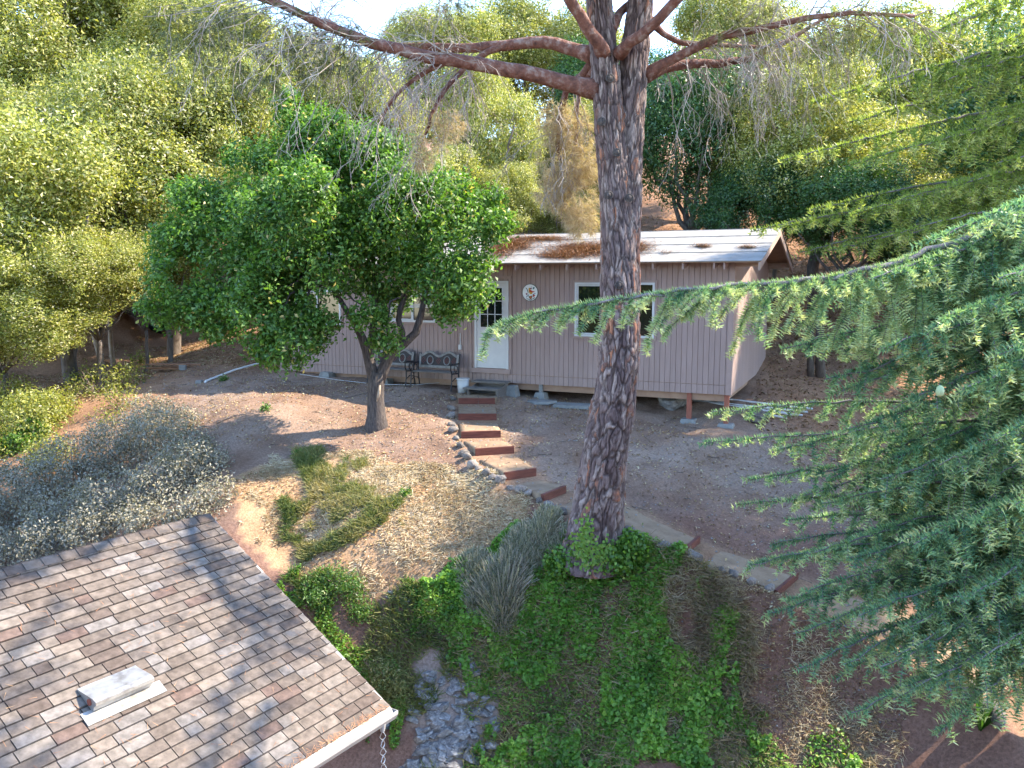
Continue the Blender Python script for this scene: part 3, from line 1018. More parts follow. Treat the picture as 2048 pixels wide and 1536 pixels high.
# posts and piers under the floor
for (px, pyb) in ((1378, 850), (1453, 860)):
    x = wl_at(px, 800, .06)[0]
    w = cabin_pt(x, .1, 0)
    zg = gz(w.x, w.y) - CO.z
    MB().box((x - .05, .05, zg - .1), (x + .05, .15, -.002)).build("post", M['redpost'], cabin)
    MB().hexa([(x - .2, -.08, zg - .1), (x + .2, -.08, zg - .1), (x + .2, .28, zg - .1), (x - .2, .28, zg - .1)], [(x - .15, -.03, zg + .06), (x + .15, -.03, zg + .06), (x + .15, .23, zg + .06), (x - .15, .23, zg + .06)]).build("pier_block", M['concrete'], cabin)
for x, y in ((-1.6, 1.2), (-.25, 3.1), (-.25, 6.0), (-3.2, 1.8)):
    w = cabin_pt(x, y, 0); zg = gz(w.x, w.y) - CO.z
    MB().box((x - .05, y - .05, min(zg - .1, -.3)), (x + .05, y + .05, -.002)).build("post", M['redpost'], cabin)
xp = wl_at(1081, 785, .05)[0]
w = cabin_pt(xp, .1, 0); zg = gz(w.x, w.y) - CO.z
MB().box((xp - .045, .05, zg), (xp + .045, .14, -.002)).build("post", M['concrete'], cabin)
MB().hexa([(xp - .17, -.1, zg - .08), (xp + .17, -.1, zg - .08), (xp + .17, .26, zg - .08), (xp - .17, .26, zg - .08)], [(xp - .11, -.02, zg + .16), (xp + .11, -.02, zg + .16), (xp + .11, .2, zg + .16), (xp - .11, .2, zg + .16)]).build("pier_block", M['concrete'], cabin)
for px in (775, 660):
    xp = wl_at(px, 775, .05)[0]
    w = cabin_pt(xp, .0, 0); zg = gz(w.x, w.y) - CO.z
    MB().hexa([(xp - .2, -.25, zg - .08), (xp + .2, -.25, zg - .08), (xp + .2, .15, zg - .08), (xp - .2, .15, zg - .08)], [(xp - .14, -.18, zg + .14), (xp + .14, -.18, zg + .14), (xp + .14, .1, zg + .14), (xp - .14, .1, zg + .14)]).build("pier_block", M['concrete'], cabin)
MB().box((-CW, .1, -.16), (-.05, .15, -.002)).build("floor_beam", M['brownwood'], cabin)
MB().box((-.15, .16, -.16), (-.1, CDp - .1, -.002)).build("floor_beam", M['brownwood'], cabin)

# wall sign with a folk-art bird
sx, sz = wl_at(1061, 585)
sc_ = cabin_pt(sx, -.006, sz)
sign = empty("wall_plaque", tuple(sc_), -CA)
tag(sign, "round white plaque with a painted red and yellow folk bird on the cabin wall", "wall plaque")
SR = .205
MB().disc((0, 0, 0), SR, 36, th=.018).build("rim", plain("dark green rim", (.05, .07, .045), .5), sign)
MB().disc((0, -.0185, 0), SR * .95, 36, th=.006).build("face", plain("enamel white", (.72, .73, .72), .35), sign)
SC = {'red': plain("sign red", (.42, .04, .02), .5), 'yel': plain("sign yellow", (.55, .33, .05), .5), 'grn': plain("sign green", (.02, .10, .06), .5), 'pur': plain("sign purple", (.16, .03, .08), .5), 'ora': plain("sign orange", (.50, .12, .03), .5), 'tea': plain("sign teal", (.03, .13, .15), .5)}


def shape(cname, pts, layer=0):
    y0 = -.0245 - .002 * layer
    lo = [(a * SR, y0, b * SR) for a, b in pts]
    hi = [(a * SR, y0 - .002, b * SR) for a, b in pts]
    area = sum(pts[i][0] * pts[(i + 1) % len(pts)][1] - pts[(i + 1) % len(pts)][0] * pts[i][1] for i in range(len(pts)))
    if area < 0: lo, hi = lo[::-1], hi[::-1]
    MB().hexa(lo, hi).build("motif", SC[cname], sign)


def Q(x, y): return ((x - 710) / 540, (850 - y) / 540)
shape('yel', [Q(620, 560), Q(700, 550), Q(760, 700), Q(880, 880), Q(840, 950), Q(720, 950), Q(640, 850), Q(610, 700)])
shape('pur', [Q(700, 560), Q(840, 550), Q(820, 640), Q(710, 640)], 1)
shape('red', [Q(660, 700), Q(780, 690), Q(870, 760), Q(1030, 780), Q(1020, 815), Q(860, 850), Q(660, 815)], 1)
shape('pur', [Q(770, 500), Q(800, 460), Q(820, 520)], 1)
shape('grn', [Q(400, 550), Q(480, 570), Q(570, 720), Q(610, 900), Q(560, 860), Q(500, 680)])
shape('pur', [Q(410, 920), Q(480, 880), Q(550, 920), Q(500, 1040)])
shape('tea', [Q(640, 960), Q(660, 1000), Q(460, 1160), Q(420, 1140)])
shape('grn', [Q(600, 1090), Q(880, 1030), Q(880, 1120), Q(820, 1220), Q(740, 1260), Q(640, 1180)])
shape('ora', [Q(660, 1090), Q(830, 1090), Q(830, 1180), Q(750, 1240), Q(690, 1190)], 1)
shape('red', [Q(900, 1000), Q(980, 970), Q(1080, 1040), Q(1010, 1080), Q(980, 1180), Q(930, 1100)], 1)
shape('tea', [Q(890, 960), Q(1080, 880), Q(1090, 910), Q(900, 1010)])
shape('tea', [Q(920, 520), Q(1010, 500), Q(1030, 570), Q(950, 650), Q(890, 610)])
shape('grn', [Q(440, 1190), Q(520, 1230), Q(700, 1260), Q(900, 1230), Q(1080, 1130), Q(1000, 1230), Q(860, 1280), Q(640, 1300), Q(500, 1260)])
shape('pur', [Q(780, 1290), Q(830, 1290), Q(800, 1370)])
shape('tea', [Q(680, 1320), Q(750, 1320), Q(750, 1360), Q(680, 1360)])

# wooden steps at the door
sx0 = wl_at(936, 775, -.6)[0]; sx1 = wl_at(1006, 775, -.6)[0]
wst = cabin_pt((sx0 + sx1) / 2, -.45, 0)
zg0 = gz(wst.x, wst.y)
ds = empty("door_steps", (wst.x, wst.y, zg0), -CA)
tag(ds, "two weathered grey wooden steps in front of the white cabin door", "wooden steps")
hw = (sx1 - sx0) / 2
zt_ = (CO.z - .02) - zg0
MB().box((-hw, -.02, max(zt_ - .02, .3)), (hw, .30, max(zt_ - .02, .3) + .04)).build("tread", M['greywood'], ds)
MB().box((-hw - .04, -.36, .17), (hw - .06, -.06, .21)).build("tread", M['greywood'], ds)
for s in (-1, 1):
    x = s * (hw - .09)
    MB().hexa([(x - .02, -.33, -.05), (x + .02, -.33, -.05), (x + .02, .28, -.05), (x - .02, .28, -.05)], [(x - .02, -.33, .165), (x + .02, -.33, .165), (x + .02, .28, .295), (x - .02, .28, .295)]).build("stringer", M['greywood'], ds)
MB().box((-hw + .12, .2, -.05), (hw - .12, .23, .29)).build("back_board", M['greywood'], ds)

# concrete pier right of door steps, bucket, slab, flat stone
w = cabin_pt(wl_at(1026, 775, -.1)[0], -.12, 0)
e = empty("concrete_pier", (w.x, w.y, gz(w.x, w.y) + .02), -CA)
tag(e, "pale tapered concrete pier block just right of the wooden door steps", "concrete block")
MB().hexa([(-.15, -.15, -.05), (.15, -.15, -.05), (.15, .15, -.05), (-.15, .15, -.05)], [(-.1, -.1, .25), (.1, -.1, .25), (.1, .1, .25), (-.1, .1, .25)]).build("block", M['concrete'], e)
w = cabin_pt(wl_at(927, 780, -.4)[0], -.42, 0)
bk = empty("bucket", (w.x, w.y, gz(w.x, w.y)))
tag(bk, "white plastic bucket between the right bench and the wooden door steps", "bucket")
MB().tube([(0, 0, 0), (0, 0, .36)], [.13, .15], 20).build("body", M['bucket'], bk, True)
MB().tube([(0, 0, .362), (0, 0, .39)], [.165, .165], 20).build("lid_rim", M['bucket'], bk)
hpts = [(.16 * math.cos(t), -.03 - .09 * math.sin(t), .33 - .14 * math.sin(t)) for t in np.linspace(0, math.pi, 10)]
MB().tube(hpts, .004, 5).build("handle", M['chain'], bk)
w = on_ground(1150, 792); w2 = cabin_pt(wl_at(1147, 780, -.3)[0], -.35, 0)
e = empty("paving_slab", (w2.x, w2.y, gz(w2.x, w2.y) + .03), -CA + .1)
tag(e, "square flat paving slab under the cabin edge left of the pine trunk", "slab")
MB().box((-.42, -.22, -.03), (.42, .26, .04)).build("slab", M['concrete'], e)
w2 = cabin_pt(wl_at(1077, 790, -.3)[0], -.42, 0)
e = empty("flat_stone", (w2.x, w2.y, gz(w2.x, w2.y) + .015), -CA)
tag(e, "irregular flat grey stone in front of the grey pier under the plaque", "flat stone")
MB().hexa([(-.5, .1, -.03), (-.25, -.16, -.03), (.05, -.24, -.03), (.35, -.1, -.03), (.46, .2, -.03), (.1, .32, -.03)], [(-.48, .1, .03), (-.24, -.14, .03), (.05, -.22, .03), (.34, -.09, .03), (.44, .19, .03), (.1, .3, .03)]).build("stone", M['concrete'], e)
# white pipes stored under the cabin
pp = empty("pipe_bundle", tuple(cabin_pt(.2, 1.6, -.5)), -CA)
tag(pp, "bundle of pale pipes lying under the right corner of the cabin", "pipes")
for i in range(6):
    MB().tube([(-2.2 + .2 * i, -.2 + .1 * i, .12 + .05 * (i % 2)), (.9 + .1 * i, -.35 + .16 * i, -.12 + .06 * (i % 3))], .025, 7).build("pipe", M['pvc'], pp)
# grey rock boulders beneath the right part
def boulder(name, p, s, m, label, cat, seed, sq=(1, .8, .7), group=None):
    import bmesh
    bm = bmesh.new()
    bmesh.ops.create_icosphere(bm, subdivisions=3, radius=.5)
    for v in bm.verts:
        q = v.co * 2.0 + Vector((seed * 2.7, seed, 1))
        n = mnoise.noise(q) * .35 + mnoise.noise(q * 3) * .14
        c = mnoise.cell(q * 1.4) * .16
        v.co *= 1 + n + c
        v.co = Vector((v.co.x * sq[0], v.co.y * sq[1], v.co.z * sq[2]))
    me = bpy.data.meshes.new(name); bm.to_mesh(me); bm.free()
    o = link(name, me, m)
    o.location = p; o.scale = (s, s, s); o.rotation_euler = (0, 0, seed * 1.3)
    tag(o, label, cat, group)
    return o


w = cabin_pt(-1.45, .9, 0)
boulder("boulder", (w.x, w.y, gz(w.x, w.y) + .08), .75, M['rock'], "large grey boulder in the shade behind the red post under the cabin", "boulder", 3)
w = cabin_pt(.45, .9, 0)
boulder("boulder", (w.x, w.y, gz(w.x, w.y) + .12), .5, M['stone'], "dark grey rock lying under the right side wall of the cabin", "boulder", 5)


# ------------------------------------------------------------------ benches
def make_bench(loc, label):
    b = empty("park_bench", loc, -CA)
    tag(b, label, "bench", "cast iron benches against the cabin wall")
    W2 = .58
    for s in (-1, 1):
        x = s * W2
        f = MB()
        f.tube([(x, -.50, 0), (x, -.46, .22), (x, -.44, .42)], [.02, .016, .02], 7)
        f.tube([(x, -.02, 0), (x, -.08, .25), (x, -.10, .42), (x, .0, .88)], [.02, .016, .02, .016], 7)
        f.tube([(x, -.44, .42), (x, -.10, .40)], .018, 7)
        f.tube([(x, -.5, .64), (x, -.40, .66), (x, -.05, .64)], [.022, .02, .016], 7)
        f.tube([(x, -.44, .42), (x, -.50, .52), (x, -.5, .64)], .015, 7)
        ring = [(x, -.24 + .085 * math.cos(t), .53 + .085 * math.sin(t)) for t in np.linspace(0, 2 * math.pi, 13)]
        f.tube(ring, .010, 5, cap=False)
        f.tube([(x, -.46, .22), (x, -.27, .30), (x, -.08, .25)], .012, 6)
        f.build("side_frame", M['iron'], b)
    for k in range(4):
        y = -.43 + k * .095
        MB().box((-W2 + .01, y, .43), (W2 - .01, y + .075, .455)).build("seat_slat", M['greywood'], b)
    # back: wavy top rail, lattice panel, medallions
    n = 28
    def top(u): return .84 + .055 * math.cos(u * math.pi * 4 + math.pi) * (1 if abs(u - .5) < .5 else 0) + .02
    def yb(z): return -.10 + (z - .42) * .22
    fr = MB()
    pts = []
    for k in range(n + 1):
        u = k / n
        x = -W2 + .03 + (2 * W2 - .06) * u
        z = top(u)
        pts.append((x, yb(z) - .02, z))
    for k in range(n):
        fr.bar(pts[k], pts[k + 1], .03, .055)
    fr.bar((-W2 + .03, yb(.53) - .02, .55), (W2 - .03, yb(.53) - .02, .55), .03, .06)
    fr.bar((-W2 + .055, yb(.58) - .02, .57), (-W2 + .04, yb(.84) - .02, .85), .05, .03, up=(0, 1, 0))
    fr.bar((W2 - .055, yb(.58) - .02, .57), (W2 - .04, yb(.84) - .02, .85), .05, .03, up=(0, 1, 0))
    fr.build("back_frame", M['benchgrey'], b)
    pn = MB()
    lo, hi = [], []
    for k in range(n + 1):
        lo.append((pts[k][0], pts[k][1] + .014, pts[k][2])); hi.append((pts[k][0], pts[k][1] - .004, pts[k][2]))
    lo2 = lo + [(W2 - .03, yb(.56) - .006, .57), (-W2 + .03, yb(.56) - .006, .57)]
    hi2 = hi + [(W2 - .03, yb(.56) - .024, .57), (-W2 + .03, yb(.56) - .024, .57)]
    pn.hexa(lo2[::-1], hi2[::-1])
    pn.build("back_panel", M['lattice'], b)
    for cx in (-.24, .24):
        ring = [(cx + .085 * math.cos(t), yb(.70 + .1 * math.sin(t)) - .035, .705 + .105 * math.sin(t)) for t in np.linspace(0, 2 * math.pi, 25)]
        MB().tube(ring, .014, 6, cap=False).build("medallion", M['benchgrey'], b)
    rd = MB()
    for cx in (-.44, -.24, 0, .24, .44):
        for i in range(-2, 3):
            for j in range(-2, 3):
                if (i + j) % 2 == 0 and abs(i) + abs(j) < 4:
                    x = cx + i * .028; z = .695 + j * .034
                    y = yb(z) - .03
                    rd.box((x - .010, y - .003, z - .010), (x + .010, y + .004, z + .010))
    o = rd.build("lattice_studs", plain("dull red", (.16, .03, .03), .7), b); o['kind'] = 'stuff'
    return b


for px, lab in ((874, "right black iron park bench with grey wavy back, next to the white bucket"), (786, "left black iron park bench partly behind the leafy tree trunk")):
    x = wl_at(px, 760, -.3)[0]
    w = cabin_pt(x, -.14, 0)
    make_bench((w.x, w.y, gz(w.x, w.y - .25) - .01), lab)

# cable under the benches
pts = []
for k, (px, py) in enumerate([(600, 752), (680, 764), (760, 770), (830, 775), (880, 772), (905, 760), (915, 740)]):
    w = on_ground(px, py); w.z += .02
    if k > 3: w.z += .03 * (k - 3)
    pts.append(w)
tag(MB().tube(pts, .008, 5).build("cable", M['pvc']), "thin pale cable running along the ground under the benches", "cable")

# white downspout pipe on ground, lumber pile, black log pipe
p0 = on_ground(412, 765); p1 = on_ground(470, 748); p2 = on_ground(520, 736)
e = empty("white_pipe", tuple(p0)); tag(e, "long thin white plastic pipe lying on the dirt left of the cabin", "pipe")
MB().tube([p0 - p0 + Vector((0, 0, .05)), p1 - p0 + Vector((0, 0, .07)), p2 - p0 + Vector((0, 0, .08))], .028, 8).build("pipe_length", M['pvc'], e)
MB().tube([Vector((-.02, -.02, .0)), Vector((0.01, 0.01, .06))], .036, 8).build("elbow", M['pvc'], e)
MB().box((-.28, -.02, -.02), (-.12, .12, .06)).build("fitting", M['concrete'], e)
lp = empty("lumber_pile", tuple(on_ground(355, 738))); tag(lp, "loose pile of old brown boards on the lit ground left of the cabin", "lumber pile")
for i in range(9):
    a = random.uniform(-.25, .25) + (1.2 if i == 7 else 0)
    x = random.uniform(-.25, .25); y = random.uniform(-.35, .35); L = random.uniform(.5, .9); z = .04 + .045 * (i % 4)
    d = Vector((math.cos(a), math.sin(a), random.uniform(-.03, .03)))
    MB().bar(Vector((x, y, z)) - d * L, Vector((x, y, z)) + d * L, .09, .04).build("board", M['lumber'], lp)
MB().box((.25, -.5, .02), (.42, -.36, .16)).build("block", M['concrete'], lp)
pb = on_ground(316, 668)
e = empty("black_drum", tuple(pb)); tag(e, "black hollow drum lying on its side at the foot of the left bank", "drum")
ring = []
MB().tube([(-.35, .25, .22), (.3, -.05, .22)], [.22, .24], 16, cap=False).build("shell", M['iron'], e, True)
MB().tube([(-.36, .26, .22), (-.33, .245, .22)], [.22, .22], 16).build("end_plate", M['iron'], e)
lg = on_ground(262, 640)
e = empty("fallen_log", tuple(lg)); tag(e, "thick grey fallen log leaning on the bank at the left behind the thin pale trunks", "log")
MB().tube([(-1.3, .4, 1.0), (-.4, .1, .6), (.5, 0, .25), (1.2, -.1, .12)], [.22, .3, .3, .26], 10).build("trunk", M['oakbark'], e, True)
MB().tube([(-.3, .1, .6), (.2, .0, 1.0), (.6, .2, 1.25)], [.14, .11, .06], 8).build("branch", M['oakbark'], e, True)

# ------------------------------------------------------------------ near house roof
EX = .139
NR = 27
DA = EX * NR / .348
A0 = P(415, 1030, DA)
rd = Vector((math.sin(R(34.8)), math.cos(R(34.8)), 0))       # along the ridge, away
hd = Vector((rd.y, -rd.x, 0))                                # downhill horizontally
th = R(27.8)
sd = hd * math.cos(th) - Vector((0, 0, math.sin(th)))        # down the slope
nrm = hd * math.sin(th) + Vector((0, 0, math.cos(th)))
RL = EX * NR
house = empty("near_house", tuple(A0))
tag(house, "house whose brown and grey shingled roof with white gutter fills the lower left corner", "house")
HB = Matrix(((-rd.x, sd.x, nrm.x), (-rd.y, sd.y, nrm.y), (-rd.z, sd.z, nrm.z)))   # local: x back along ridge, y downslope, z normal


def hp(x, y, z=0): return HB @ Vector((x, y, z))


LEN = 9.0
deck = MB()
deck.hexa([hp(0, 0, -.12), hp(LEN, 0, -.12), hp(LEN, RL, -.12), hp(0, RL, -.12)][::-1], [hp(0, 0, -.012), hp(LEN, 0, -.012), hp(LEN, RL, -.012), hp(0, RL, -.012)][::-1])
sd2 = -hd * math.cos(th) - Vector((0, 0, math.sin(th)))
nr2 = -hd * math.sin(th) + Vector((0, 0, math.cos(th)))
def hp2(x, y, z=0): return -rd * x + sd2 * y + nr2 * z
deck.hexa([hp2(0, 0, -.12), hp2(LEN, 0, -.12), hp2(LEN, RL, -.12), hp2(0, RL, -.12)], [hp2(0, 0, 0), hp2(LEN, 0, 0), hp2(LEN, RL, 0), hp2(0, RL, 0)])
hroof = deck.build("roof", plain("roof underlay", (.05, .04, .04), .9), house)
# walls below
wb = MB()
wz = -2.9 - A0.z
wb_lo = [(-rd * .4 + hd * (RL * math.cos(th) - .95)), (-rd * LEN + hd * (RL * math.cos(th) - .95)), (-rd * LEN - hd * (RL * math.cos(th) - .95)), (-rd * .4 - hd * (RL * math.cos(th) - .95))]
wb.hexa([Vector((p.x, p.y, -7.9 - A0.z)) for p in wb_lo], [Vector((p.x, p.y, -RL * math.sin(th) + .05)) for p in wb_lo])
wb.build("wall", noise_mat("beige stucco", [(.38, .34, .28), (.44, .40, .34)], scale=8, rough=.9, bump=.3, bscale=90), house)
gbm = MB()
q0 = -rd * .4
gbm.hexa([q0 + hd * (RL * math.cos(th) - .95) + Vector((0, 0, -RL * math.sin(th) + .05)), q0 - hd * (RL * math.cos(th) - .95) + Vector((0, 0, -RL * math.sin(th) + .05)), q0 + Vector((0, 0, -.2))],
         [q0 - rd * .05 + hd * (RL * math.cos(th) - .95) + Vector((0, 0, -RL * math.sin(th) + .05)), q0 - rd * .05 - hd * (RL * math.cos(th) - .95) + Vector((0, 0, -RL * math.sin(th) + .05)), q0 - rd * .05 + Vector((0, 0, -.2))])
gbm.build("gable", M['trim'], house)
# shingle materials
sh_cols = [(.26, .215, .185), (.30, .255, .22), (.22, .18, .155), (.33, .30, .28), (.28, .27, .275), (.19, .145, .125), (.25, .165, .14), (.30, .27, .245), (.235, .20, .185), (.30, .285, .28)]
sh_w = [.24, .22, .15, .07, .08, .09, .04, .03, .08, .03]
SHM = []
for i, c in enumerate(sh_cols):
    g_ = sum(c) / 3; c = tuple((v * .62 + g_ * .38) * k_ for v, k_ in zip(c, (.60, .545, .49)))
    SHM.append(noise_mat("asphalt shingle %d" % i, [tuple(v * .68 for v in c), c, tuple(min(v * 1.35, .6) for v in c)], scale=11, rough=.95, bump=.5, bscale=220, detail=5, spec=.15))
shing = []
for r_ in range(NR):
    x = -.02 - (random.random() * .3)
    y0 = r_ * EX
    while x < 5.6:
        w = random.choice([.3, .3, .3, .32, .28, .16, .22, .33, .30, .15])
        a, b_ = max(x, -.03), x + w - .011
        if b_ - a > .03:
            shing.append((a, b_, y0, r_))
        x += w
rr = random.Random(3)
def shingle_geo(mb, a, b_, y0, lift):
    ov = -.011
    za, zb = .002, .012 + lift
    c1 = rr.uniform(-.004, .004)
    lo = [hp(a, y0 - ov, za - .012), hp(b_, y0 - ov, za - .012), hp(b_, y0 + EX + c1, za - .008), hp(a, y0 + EX, za - .008)]
    hi = [hp(a, y0 - ov, za), hp(b_, y0 - ov, za), hp(b_, y0 + EX + c1, zb), hp(a, y0 + EX, zb)]
    mb.hexa(lo[::-1], hi[::-1])


def onscreen(a, y0):
    w = A0 + hp(a, y0)
    yy = w.y * CP - w.z * SP
    px = 1024 + F * w.x / yy
    py = 768 - F * (w.z * CP + w.y * SP) / yy
    return px, py


vis = []
rest = []
for s in shing:
    px, py = onscreen((s[0] + s[1]) / 2, s[2] + EX / 2)
    d = (A0 + hp(s[0], s[2])).length
    (vis if (px > -15 and py < 1550) else rest).append((d, s))
vis.sort(key=lambda v: v[0])
parts_s = vis[:300]; rest += vis[300:]
for _, s in parts_s:
    mb = MB(); shingle_geo(mb, s[0], s[1], s[2], rr.uniform(0, .004))
    mb.build("shingle", SHM[rr.choices(range(10), sh_w)[0]], hroof)
rest_m = MB(); mids = []
for _, s in rest:
    shingle_geo(rest_m, s[0], s[1], s[2], rr.uniform(0, .004)); mids += [rr.choices(range(10), sh_w)[0]] * 6
o = rest_m.build("shingles", None, hroof); o['kind'] = 'stuff'
for m_ in SHM: o.data.materials.append(m_)
o.data.polygons.foreach_set("material_index", mids)
# beyond view: plain courses
mb = MB()
for r_ in range(NR):
    y0 = r_ * EX
    lo = [hp(5.62, y0 - .03, -.01), hp(LEN, y0 - .03, -.01), hp(LEN, y0 + EX, -.006), hp(5.62, y0 + EX, -.006)]
    hi = [hp(5.62, y0 - .03, .002), hp(LEN, y0 - .03, .002), hp(LEN, y0 + EX, .014), hp(5.62, y0 + EX, .014)]
    mb.hexa(lo[::-1], hi[::-1])
mb.build("shingle_courses", SHM[0], hroof)
# ridge caps
for k in range(22):
    x = k * .2
    mb = MB()
    for f_, up in ((hp, 1), (hp2, -1)):
        z1, z2 = .020, .034
        lo = [f_(x - .03, -.0, z1 - .006), f_(x + .2, 0, z2 - .006), f_(x + .2, .13, z2 - .012), f_(x - .03, .13, z1 - .012)]
        hi = [f_(x - .03, 0, z1), f_(x + .2, 0, z2), f_(x + .2, .13, z2 - .006), f_(x - .03, .13, z1 - .006)]
        if up == 1: lo, hi = lo[::-1], hi[::-1]
        mb.hexa(lo, hi)
    mb.build("ridge_cap", SHM[[5, 2, 8, 0][k % 4]], hroof)
# rake edge metal & gutter
mb = MB(); mb.hexa([hp(-.045, 0, -.14), hp(0.0, 0, -.14), hp(0, RL, -.14), hp(-.045, RL, -.14)][::-1], [hp(-.045, 0, -.012), hp(0, 0, -.012), hp(0, RL, -.012), hp(-.045, RL, -.012)][::-1])
mb.build("rake_board", M['gutter'], house)
E0 = sd * RL
gprof = [(0.0, -.01), (0.0, -.12), (.09, -.12), (.13, -.05), (.13, -.005), (.118, -.005), (.115, -.05), (.085, -.108), (.012, -.108), (.012, -.01)]
lo = [E0 + rd * .05 + hd * (a - .02) + Vector((0, 0, b_ - .02)) for a, b_ in gprof]
hi = [E0 - rd * LEN + hd * (a - .02) + Vector((0, 0, b_ - .02)) for a, b_ in gprof]
gut = MB()
n = len(lo)
i0 = 0
gut.v = [tuple(p) for p in lo + hi]
gut.f = [(k, (k + 1) % n, n + (k + 1) % n, n + k) for k in range(n)]
gut_o = gut.build("gutter", M['gutter'], house)
MB().hexa([E0 + rd * .055 + hd * (a - .02) + Vector((0, 0, b_ - .02)) for a, b_ in gprof[:5]], [E0 + rd * .048 + hd * (a - .02) + Vector((0, 0, b_ - .02)) for a, b_ in gprof[:5]]).build("end_cap", M['gutter'], gut_o)
MB().hexa([E0 + rd * .04 - hd * .025 + Vector((0, 0, -.16)), E0 - rd * LEN - hd * .025 + Vector((0, 0, -.16)), E0 - rd * LEN - hd * .06 + Vector((0, 0, -.16)), E0 + rd * .04 - hd * .06 + Vector((0, 0, -.16))],
          [E0 + rd * .04 - hd * .025 + Vector((0, 0, -.03)), E0 - rd * LEN - hd * .025 + Vector((0, 0, -.03)), E0 - rd * LEN - hd * .06 + Vector((0, 0, -.03)), E0 + rd * .04 - hd * .06 + Vector((0, 0, -.03))]).build("fascia", M['gutter'], house)
# drip edge: flat metal strip between shingles and gutter
MB().hexa([hp(-.04, RL - .0, -.02), hp(LEN, RL, -.02), hp(LEN, RL + .075, -.05), hp(-.04, RL + .075, -.05)][::-1], [hp(-.04, RL, -.008), hp(LEN, RL, -.008), hp(LEN, RL + .075, -.030), hp(-.04, RL + .075, -.030)][::-1]).build("drip_edge", M['gutter'], house)
# rain chain
cx_ = None
for k in range(60):
    x = k * .01
top_c = A0 + E0 - rd * .14 + hd * .045 + Vector((0, 0, -.13))
rc = empty("rain_chain", tuple(top_c)); tag(rc, "steel looped rain chain hanging from the end of the white gutter", "rain chain")
MB().tube([(0, 0, .02), (0, 0, -.08)], [.045, .025], 12).build("outlet", M['gutter'], rc)
for k in range(24):
    z = -.09 - k * .098
    pts = []
    for j in range(11):
        t = j / 10 * 2 * math.pi
        wv = .026 * (1 - math.cos(t)) / 2 * 1
        pts.append((0, 0, 0))
    L1 = [(.0 + .028 * math.sin(math.pi * u) ** .8 * (1.3 if u > .5 else .9), 0, z - .1 * u) for u in np.linspace(0, 1, 8)]
    L2 = [(-x, y, zq) for x, y, zq in L1]
    ang = (k % 2) * .6 + .4
    rot = Matrix.Rotation(ang, 3, 'Z')
    lk = MB(); lk.tube([rot @ Vector(p) for p in L1], .0045, 5); lk.tube([rot @ Vector(p) for p in L2], .0045, 5)
    lk.tube([rot @ Vector((0, 0, z - .09)), rot @ Vector((0, 0, z - .12))], .006, 5)
    lk.build("chain_link", M['chain'], rc)
# roof vent hood
def roof_hit(px, py):
    a, b = ray(px, py); d = Vector((a, 1, b))
    t_ = A0.dot(nrm) / d.dot(nrm)
    p = d * t_ - A0
    return -(p.dot(rd)), p.dot(sd)


va = roof_hit(165, 1440); vb = roof_hit(330, 1380)
vx0, vx1 = min(va[0], vb[0]), max(va[0], vb[0]); vy = (va[1] + vb[1]) / 2
v_o = empty("roof_vent", tuple(A0 + hp((vx0 + vx1) / 2, vy)))
tag(v_o, "galvanised metal hooded vent on the shingled roof", "roof vent")
v_o.rotation_euler = HB.to_euler()
wv = (vx1 - vx0) / 2
flash = MB().box((-wv, -.09, .018), (wv, .07, .024)).build("flashing", M['metal'], v_o)
hw2 = wv * .74
prof = [(-.38, .015), (-.375, .03), (-.33, .045), (-.11, .150), (-.05, .158), (-.035, .13), (-.06, .085), (-.05, .045), (-.09, .02)]
hood = MB()
nP = len(prof)
hood.hexa([(-hw2, y, z) for y, z in prof][::-1], [(hw2, y, z) for y, z in prof][::-1])
bpy_h = hood.build("hood", M['metal'], v_o)
MB().tube([(hw2 + .001, -.14, .08), (hw2 + .012, -.14, .08)], [.035, .035], 12).build("rust_spot", M['rust'], v_o)

